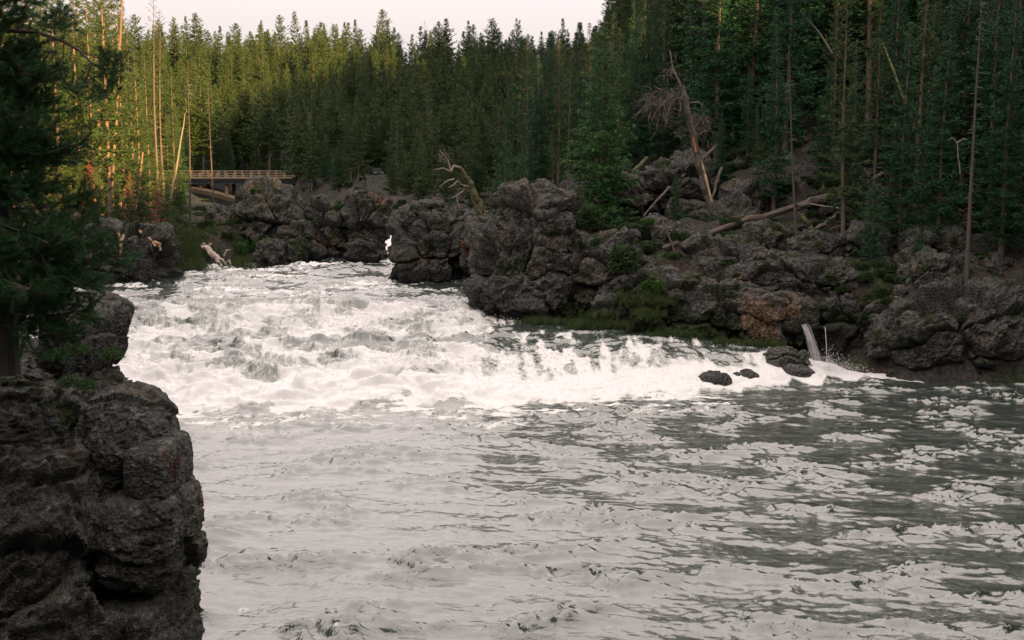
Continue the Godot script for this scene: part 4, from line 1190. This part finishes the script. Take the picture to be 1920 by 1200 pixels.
# low growth and loose stones on the forest floor
func build_floor_cover() -> void:
	rng.seed = 1600
	var tiny := rock_mesh(Vector3(300, 0, 0), Vector3(0.5, 0.36, 0.45), 3.0, 7, 0.8, {"detail": 2.0, "moss": -0.3}, Basis())
	for job in [["undergrowth", "low dark green growth on the forest floor", 2600], ["rubble", "loose grey stones scattered on the slopes", 900]]:
		var where := []
		var tries := 0
		while where.size() < job[2] and tries < 20000:
			tries += 1
			var d := rng.randf_range(57.0, 125.0) if tries % 3 else rng.randf_range(100.0, 240.0)
			var x := rng.randf_range(-0.36 * d, 0.5 * d)
			var sh := shore(x, d)
			if sh < 3.0 or absf(d - 203.0) < 5.0: continue
			if w_mid.get_noise_2d(x * 0.3, d * 0.3) < (-0.1 if job[0] == "undergrowth" else 0.05): continue
			if job[0] == "rubble" and d > 110.0: continue
			where.append(Vector3(x, ground(x, d) - 0.05, -d))
		var mm := MultiMesh.new()
		mm.transform_format = MultiMesh.TRANSFORM_3D
		mm.mesh = kinds.juniper.foliage if job[0] == "undergrowth" else tiny
		mm.instance_count = where.size()
		for i in where.size():
			var k := rng.randf_range(0.35, 0.95) if job[0] == "undergrowth" else rng.randf_range(0.25, 1.3) * rng.randf_range(0.5, 1.0)
			mm.set_instance_transform(i, Transform3D(Basis(Vector3.UP, rng.randf() * TAU).scaled(Vector3(k, k * 0.8, k)), where[i]))
		var o := MultiMeshInstance3D.new()
		o.multimesh = mm
		o.material_override = m_leaf if job[0] == "undergrowth" else m_rock
		o.name = job[0]
		add_child(o)
		tag(o, job[1], "", "", "stuff")

# ------------------------------------------------------------------ side waterfall
func build_side_fall() -> void:
	rng.seed = 1500
	var w := base("side_waterfall", at(1502, 604, 57.9))
	tag(w, "small thin waterfall spouting from the dark rock into the pool", "waterfall")
	for part in [["main_stream", 1502.0, 604.0, 1534.0, 692.0, 60, 0.016, 0.14], ["thin_stream", 1547.0, 614.0, 1551.0, 690.0, 7, 0.010, 0.05]]:
		var v := PackedVector3Array()
		var c := PackedColorArray()
		for i in part[5]:
			var a := at(part[1] + rng.randfn() * (3.0 if part[5] > 20 else 1.0), part[2], 57.9) + Vector3(0, rng.randfn() * 0.05, 0)
			var b := at(part[3] + rng.randfn() * (4.5 if part[5] > 20 else 1.5), part[4], 56.6 + rng.randfn() * part[7])
			var pts := []
			var rads := []
			for k in 9:
				var t := k / 8.0
				var p := a.lerp(b, t)
				p.y = lerpf(a.y, b.y, t * t * 0.7 + t * 0.3)
				pts.append(p - w.position + Vector3(rng.randfn(), rng.randfn(), rng.randfn()) * 0.012)
				rads.append(part[6] * rng.randf_range(0.3, 1.0) * (1.0 - 0.35 * t))
			bar(v, c, pts, rads, Color(0.36, 0.36, 0.36), 4)
		put(part[0], tri_mesh(v, c), m_foam, w)

# ------------------------------------------------------------------ bridge and car
func box_mesh(size: Vector3, col: Color) -> ArrayMesh:
	var b := BoxMesh.new()
	b.size = size
	var a := b.get_mesh_arrays()
	var c := PackedColorArray()
	c.resize(a[Mesh.ARRAY_VERTEX].size())
	c.fill(vcc(col))
	a[Mesh.ARRAY_COLOR] = c
	var m := ArrayMesh.new()
	m.add_surface_from_arrays(Mesh.PRIMITIVE_TRIANGLES, a)
	return m

func build_bridge() -> void:
	var D := 182.0
	var y0 := 9.62
	var br := base("road_bridge", Vector3(-50, y0, -D))
	tag(br, "arched road bridge with yellowish three-rail parapet far upstream", "bridge")
	var buff := Color(0.25, 0.20, 0.135)
	var conc := Color(0.22, 0.165, 0.11)
	put("deck", box_mesh(Vector3(42, 0.34, 6.5), Color(0.07, 0.07, 0.075)), m_bark, br, Vector3(-6, -0.22, -3.2))
	put("kerb", box_mesh(Vector3(42, 0.28, 0.4), buff), m_bark, br, Vector3(-6, 0.1, 0.1))
	put("girder", box_mesh(Vector3(42, 0.5, 0.35), Color(0.04, 0.045, 0.055)), m_bark, br, Vector3(-6, -0.65, -0.3))
	for side in [0.1, -6.5]:
		for h in [0.44, 0.82, 1.2]:
			put("rail", box_mesh(Vector3(42, 0.13, 0.14), buff), m_bark, br, Vector3(-6, h, side))
		var post := box_mesh(Vector3(0.34, 1.1, 0.26), Color(0.24, 0.175, 0.115))
		var small := box_mesh(Vector3(0.3, 0.6, 0.22), buff)
		for i in 16:
			put("post", post, m_bark, br, Vector3(-26.6 + 2.75 * i, 0.76, side))
			put("short_post", small, m_bark, br, Vector3(-25.22 + 2.75 * i, 0.5, side))
	for z in [-0.9, -5.4]:
		var v := PackedVector3Array()
		var c := PackedColorArray()
		var pts := []
		var rads := []
		for i in 15:
			var t := i / 14.0
			var x := lerpf(-24.0, 6.6, t)
			var u := (x + 8.7) / 15.3
			pts.append(Vector3(x, -1.15 - 2.9 * u * u, z))
			rads.append(0.55)
		bar(v, c, pts, rads, conc, 4)
		put("arch_rib", tri_mesh(v, c), m_bark, br)
		for x in [-21.0, -16.5, -12.0, -5.0, -0.6, 3.6]:
			var u: float = (x + 8.7) / 15.3
			var top := -0.42
			var bot: float = -1.15 - 2.9 * u * u
			put("spandrel_column", box_mesh(Vector3(0.5, top - bot, 0.5), conc), m_bark, br, Vector3(x, (top + bot) * 0.5, z))
		for x in [7.6, 9.6, 11.6, 13.6]:
			put("pier", box_mesh(Vector3(0.7, 4.4, 0.7), Color(0.06, 0.065, 0.06)), m_bark, br, Vector3(x, -2.6, z))

func lathe_wheel(r: float, w: float, col: Color) -> ArrayMesh:
	var v := PackedVector3Array()
	var c := PackedColorArray()
	bar(v, c, [Vector3(-w * 0.5, 0, 0), Vector3(-w * 0.5, 0, 0.0001), Vector3(w * 0.5, 0, 0), Vector3(w * 0.5, 0, 0.0001)], [0.01, r, r, 0.01], col, 12)
	return tri_mesh(v, c)

func build_car() -> void:
	var p := at(706, 330, 203)
	p.y = ground(p.x, 203.0)
	var car := base("parked_car", p)
	car.rotation.y = 0.3
	tag(car, "small dark parked car at the forest edge far behind the rocks", "car")
	var paint := Color(0.025, 0.028, 0.038)
	# body and cabin as bevelled shells: profile along the length, drawn across the width
	var shell := func(prof: Array, half: float, inset: float, col: Color) -> ArrayMesh:
		var v := PackedVector3Array()
		var c := PackedColorArray()
		var cc := vcc(col)
		for s in [-1.0, 1.0]:
			for i in range(1, prof.size() - 1):
				for q in [prof[0], prof[i], prof[i + 1]]:
					v.append(Vector3(s * (half - inset * (q as Vector2).y), q.y, q.x))
					c.append(cc)
		for i in prof.size():
			var a: Vector2 = prof[i]
			var b: Vector2 = prof[(i + 1) % prof.size()]
			var ha := half - inset * a.y
			var hb := half - inset * b.y
			for q in [Vector3(-ha, a.y, a.x), Vector3(ha, a.y, a.x), Vector3(hb, b.y, b.x), Vector3(-ha, a.y, a.x), Vector3(hb, b.y, b.x), Vector3(-hb, b.y, b.x)]:
				v.append(q)
				c.append(cc)
		return tri_mesh(v, c)
	put("body", shell.call([Vector2(2.3, 0.35), Vector2(2.35, 0.7), Vector2(2.1, 1.0), Vector2(1.0, 1.08), Vector2(-2.2, 1.1), Vector2(-2.35, 0.7), Vector2(-2.3, 0.35)], 0.95, 0.06, paint), m_paint, car)
	var cabin := put("cabin", shell.call([Vector2(1.0, 1.08), Vector2(0.35, 1.62), Vector2(-1.7, 1.66), Vector2(-2.2, 1.1)], 1.08, 0.2, paint), m_paint, car)
	put("windscreen", shell.call([Vector2(0.98, 1.14), Vector2(0.42, 1.58), Vector2(0.46, 1.6), Vector2(1.04, 1.14)], 0.98, 0.2, Color(0.012, 0.014, 0.016)), m_paint, cabin)
	for s in [-1.0, 1.0]:
		put("headlight", box_mesh(Vector3(0.36, 0.16, 0.06), Color(0.3, 0.3, 0.3)), m_paint, car, Vector3(0.66 * s, 0.8, 2.32))
		for z in [1.45, -1.45]:
			var w := put("wheel", lathe_wheel(0.36, 0.24, Color(0.012, 0.012, 0.012)), m_bark, car, Vector3(0.82 * s, 0.36, z))
			put("rim", lathe_wheel(0.22, 0.26, Color(0.2, 0.2, 0.2)), m_paint, w)
	put("bumper", box_mesh(Vector3(1.8, 0.22, 0.1), Color(0.015, 0.015, 0.015)), m_bark, car, Vector3(0, 0.45, 2.34))

# ------------------------------------------------------------------ materials
var m_soil: StandardMaterial3D
var m_rock: StandardMaterial3D
var m_rock_near: StandardMaterial3D
var m_rock_wet: StandardMaterial3D
var m_water: StandardMaterial3D
var m_foam: StandardMaterial3D
var m_leaf: StandardMaterial3D
var m_bark: StandardMaterial3D
var m_paint: StandardMaterial3D

func make_materials() -> void:
	var grain := noise_tex(FastNoiseLite.TYPE_SIMPLEX, 0.02, 5, 5, 0.35, 1.0)
	var bumps := noise_tex(FastNoiseLite.TYPE_SIMPLEX, 0.03, 6, 5, 0.0, 1.0)
	m_rock = mat(0.9, 0.35)
	for m in [m_rock]:
		m.albedo_texture = grain
		m.uv1_triplanar = true
		m.uv1_world_triplanar = true
		m.uv1_scale = Vector3.ONE * 0.4
		m.heightmap_enabled = true
		m.heightmap_texture = bumps
		m.heightmap_scale = 14.0
	m_rock_near = m_rock.duplicate()
	m_rock_near.uv1_scale = Vector3.ONE * 0.9
	m_rock_near.heightmap_scale = 6.0
	m_rock_wet = m_rock.duplicate()
	m_rock_wet.roughness = 0.3
	m_rock_wet.metallic_specular = 0.5
	m_soil = m_rock.duplicate()
	m_soil.uv1_scale = Vector3.ONE * 0.3
	m_water = mat(0.07, 0.7)
	m_water.clearcoat_enabled = true
	m_water.clearcoat = 1.0
	m_water.clearcoat_roughness = 0.05
	var ripple := NoiseTexture2D.new()
	ripple.width = 512
	ripple.height = 512
	ripple.seamless = true
	ripple.as_normal_map = true
	ripple.bump_strength = 3.5
	ripple.noise = fnl(FastNoiseLite.TYPE_SIMPLEX, 0.04, 12, 4)
	m_water.uv1_triplanar = true
	m_water.uv1_world_triplanar = true
	m_water.uv1_scale = Vector3(0.25, 0.5, 0.8)
	m_water.normal_enabled = true
	m_water.normal_texture = ripple
	m_water.normal_scale = 1.0
	m_foam = mat(0.6, 0.3)
	m_leaf = mat(0.65, 0.35)
	m_leaf.backlight_enabled = true
	m_leaf.backlight = Color(0.45, 0.45, 0.4)
	m_bark = mat(0.9, 0.3)
	m_paint = mat(0.45, 0.15)

# ------------------------------------------------------------------ scene
func _ready() -> void:
	var cam := Camera3D.new()
	cam.name = "camera"
	cam.fov = rad_to_deg(2.0 * atan(600.0 / FOCAL))
	cam.position = EYE
	cam.rotation_degrees = Vector3(PITCH, 0, 0)
	cam.far = 2000.0
	add_child(cam)
	cam.current = true
	var env := Environment.new()
	env.background_mode = Environment.BG_SKY
	env.tonemap_mode = Environment.TONE_MAPPER_LINEAR
	env.tonemap_exposure = 4.3
	env.sdfgi_enabled = true
	env.ssao_enabled = true
	env.ssil_enabled = true
	# an evenly clouded evening sky, much brighter overhead than at the horizon
	var sky := ProceduralSkyMaterial.new()
	sky.sky_horizon_color = Color(0.185, 0.171, 0.173).linear_to_srgb()
	sky.sky_top_color = Color(0.98, 0.85, 0.80).linear_to_srgb()
	sky.sky_curve = 0.48
	env.background_energy_multiplier = 0.725
	sky.ground_bottom_color = Color(0.03, 0.03, 0.025).linear_to_srgb()
	sky.ground_horizon_color = Color(0.06, 0.055, 0.05).linear_to_srgb()
	sky.sun_angle_max = 0.0
	env.sky = Sky.new()
	env.sky.sky_material = sky
	var we := WorldEnvironment.new()
	we.name = "world_environment"
	we.environment = env
	add_child(we)
	var sun := DirectionalLight3D.new()
	sun.name = "sun"
	sun.light_energy = 1.6
	sun.light_color = Color(1.0, 0.79, 0.50)
	sun.light_angular_distance = 0.5
	sun.shadow_enabled = true
	sun.sky_mode = DirectionalLight3D.SKY_MODE_LIGHT_ONLY
	add_child(sun)
	var to_sun := Vector3(0.68, tan(deg_to_rad(12.5)), 0.73)
	sun.look_at_from_position(to_sun * 100.0, Vector3.ZERO, Vector3.UP)

	for q in [r_block, r_block2, r_block3]:
		q.cellular_return_type = FastNoiseLite.RETURN_CELL_VALUE
	r_crack.cellular_return_type = FastNoiseLite.RETURN_DISTANCE2_SUB
	make_materials()
	var t0 := Time.get_ticks_msec()
	build_ground()
	print("ground ", Time.get_ticks_msec() - t0)
	build_river()
	print("river ", Time.get_ticks_msec() - t0)
	build_rocks()
	print("rocks ", Time.get_ticks_msec() - t0)
	build_trees()
	print("trees ", Time.get_ticks_msec() - t0)
	build_bridge()
	build_car()
	build_dead_wood()
	build_near_pine()
	build_shrubs()
	build_floor_cover()
	build_side_fall()
	build_spray()
	print("spray ", Time.get_ticks_msec() - t0)
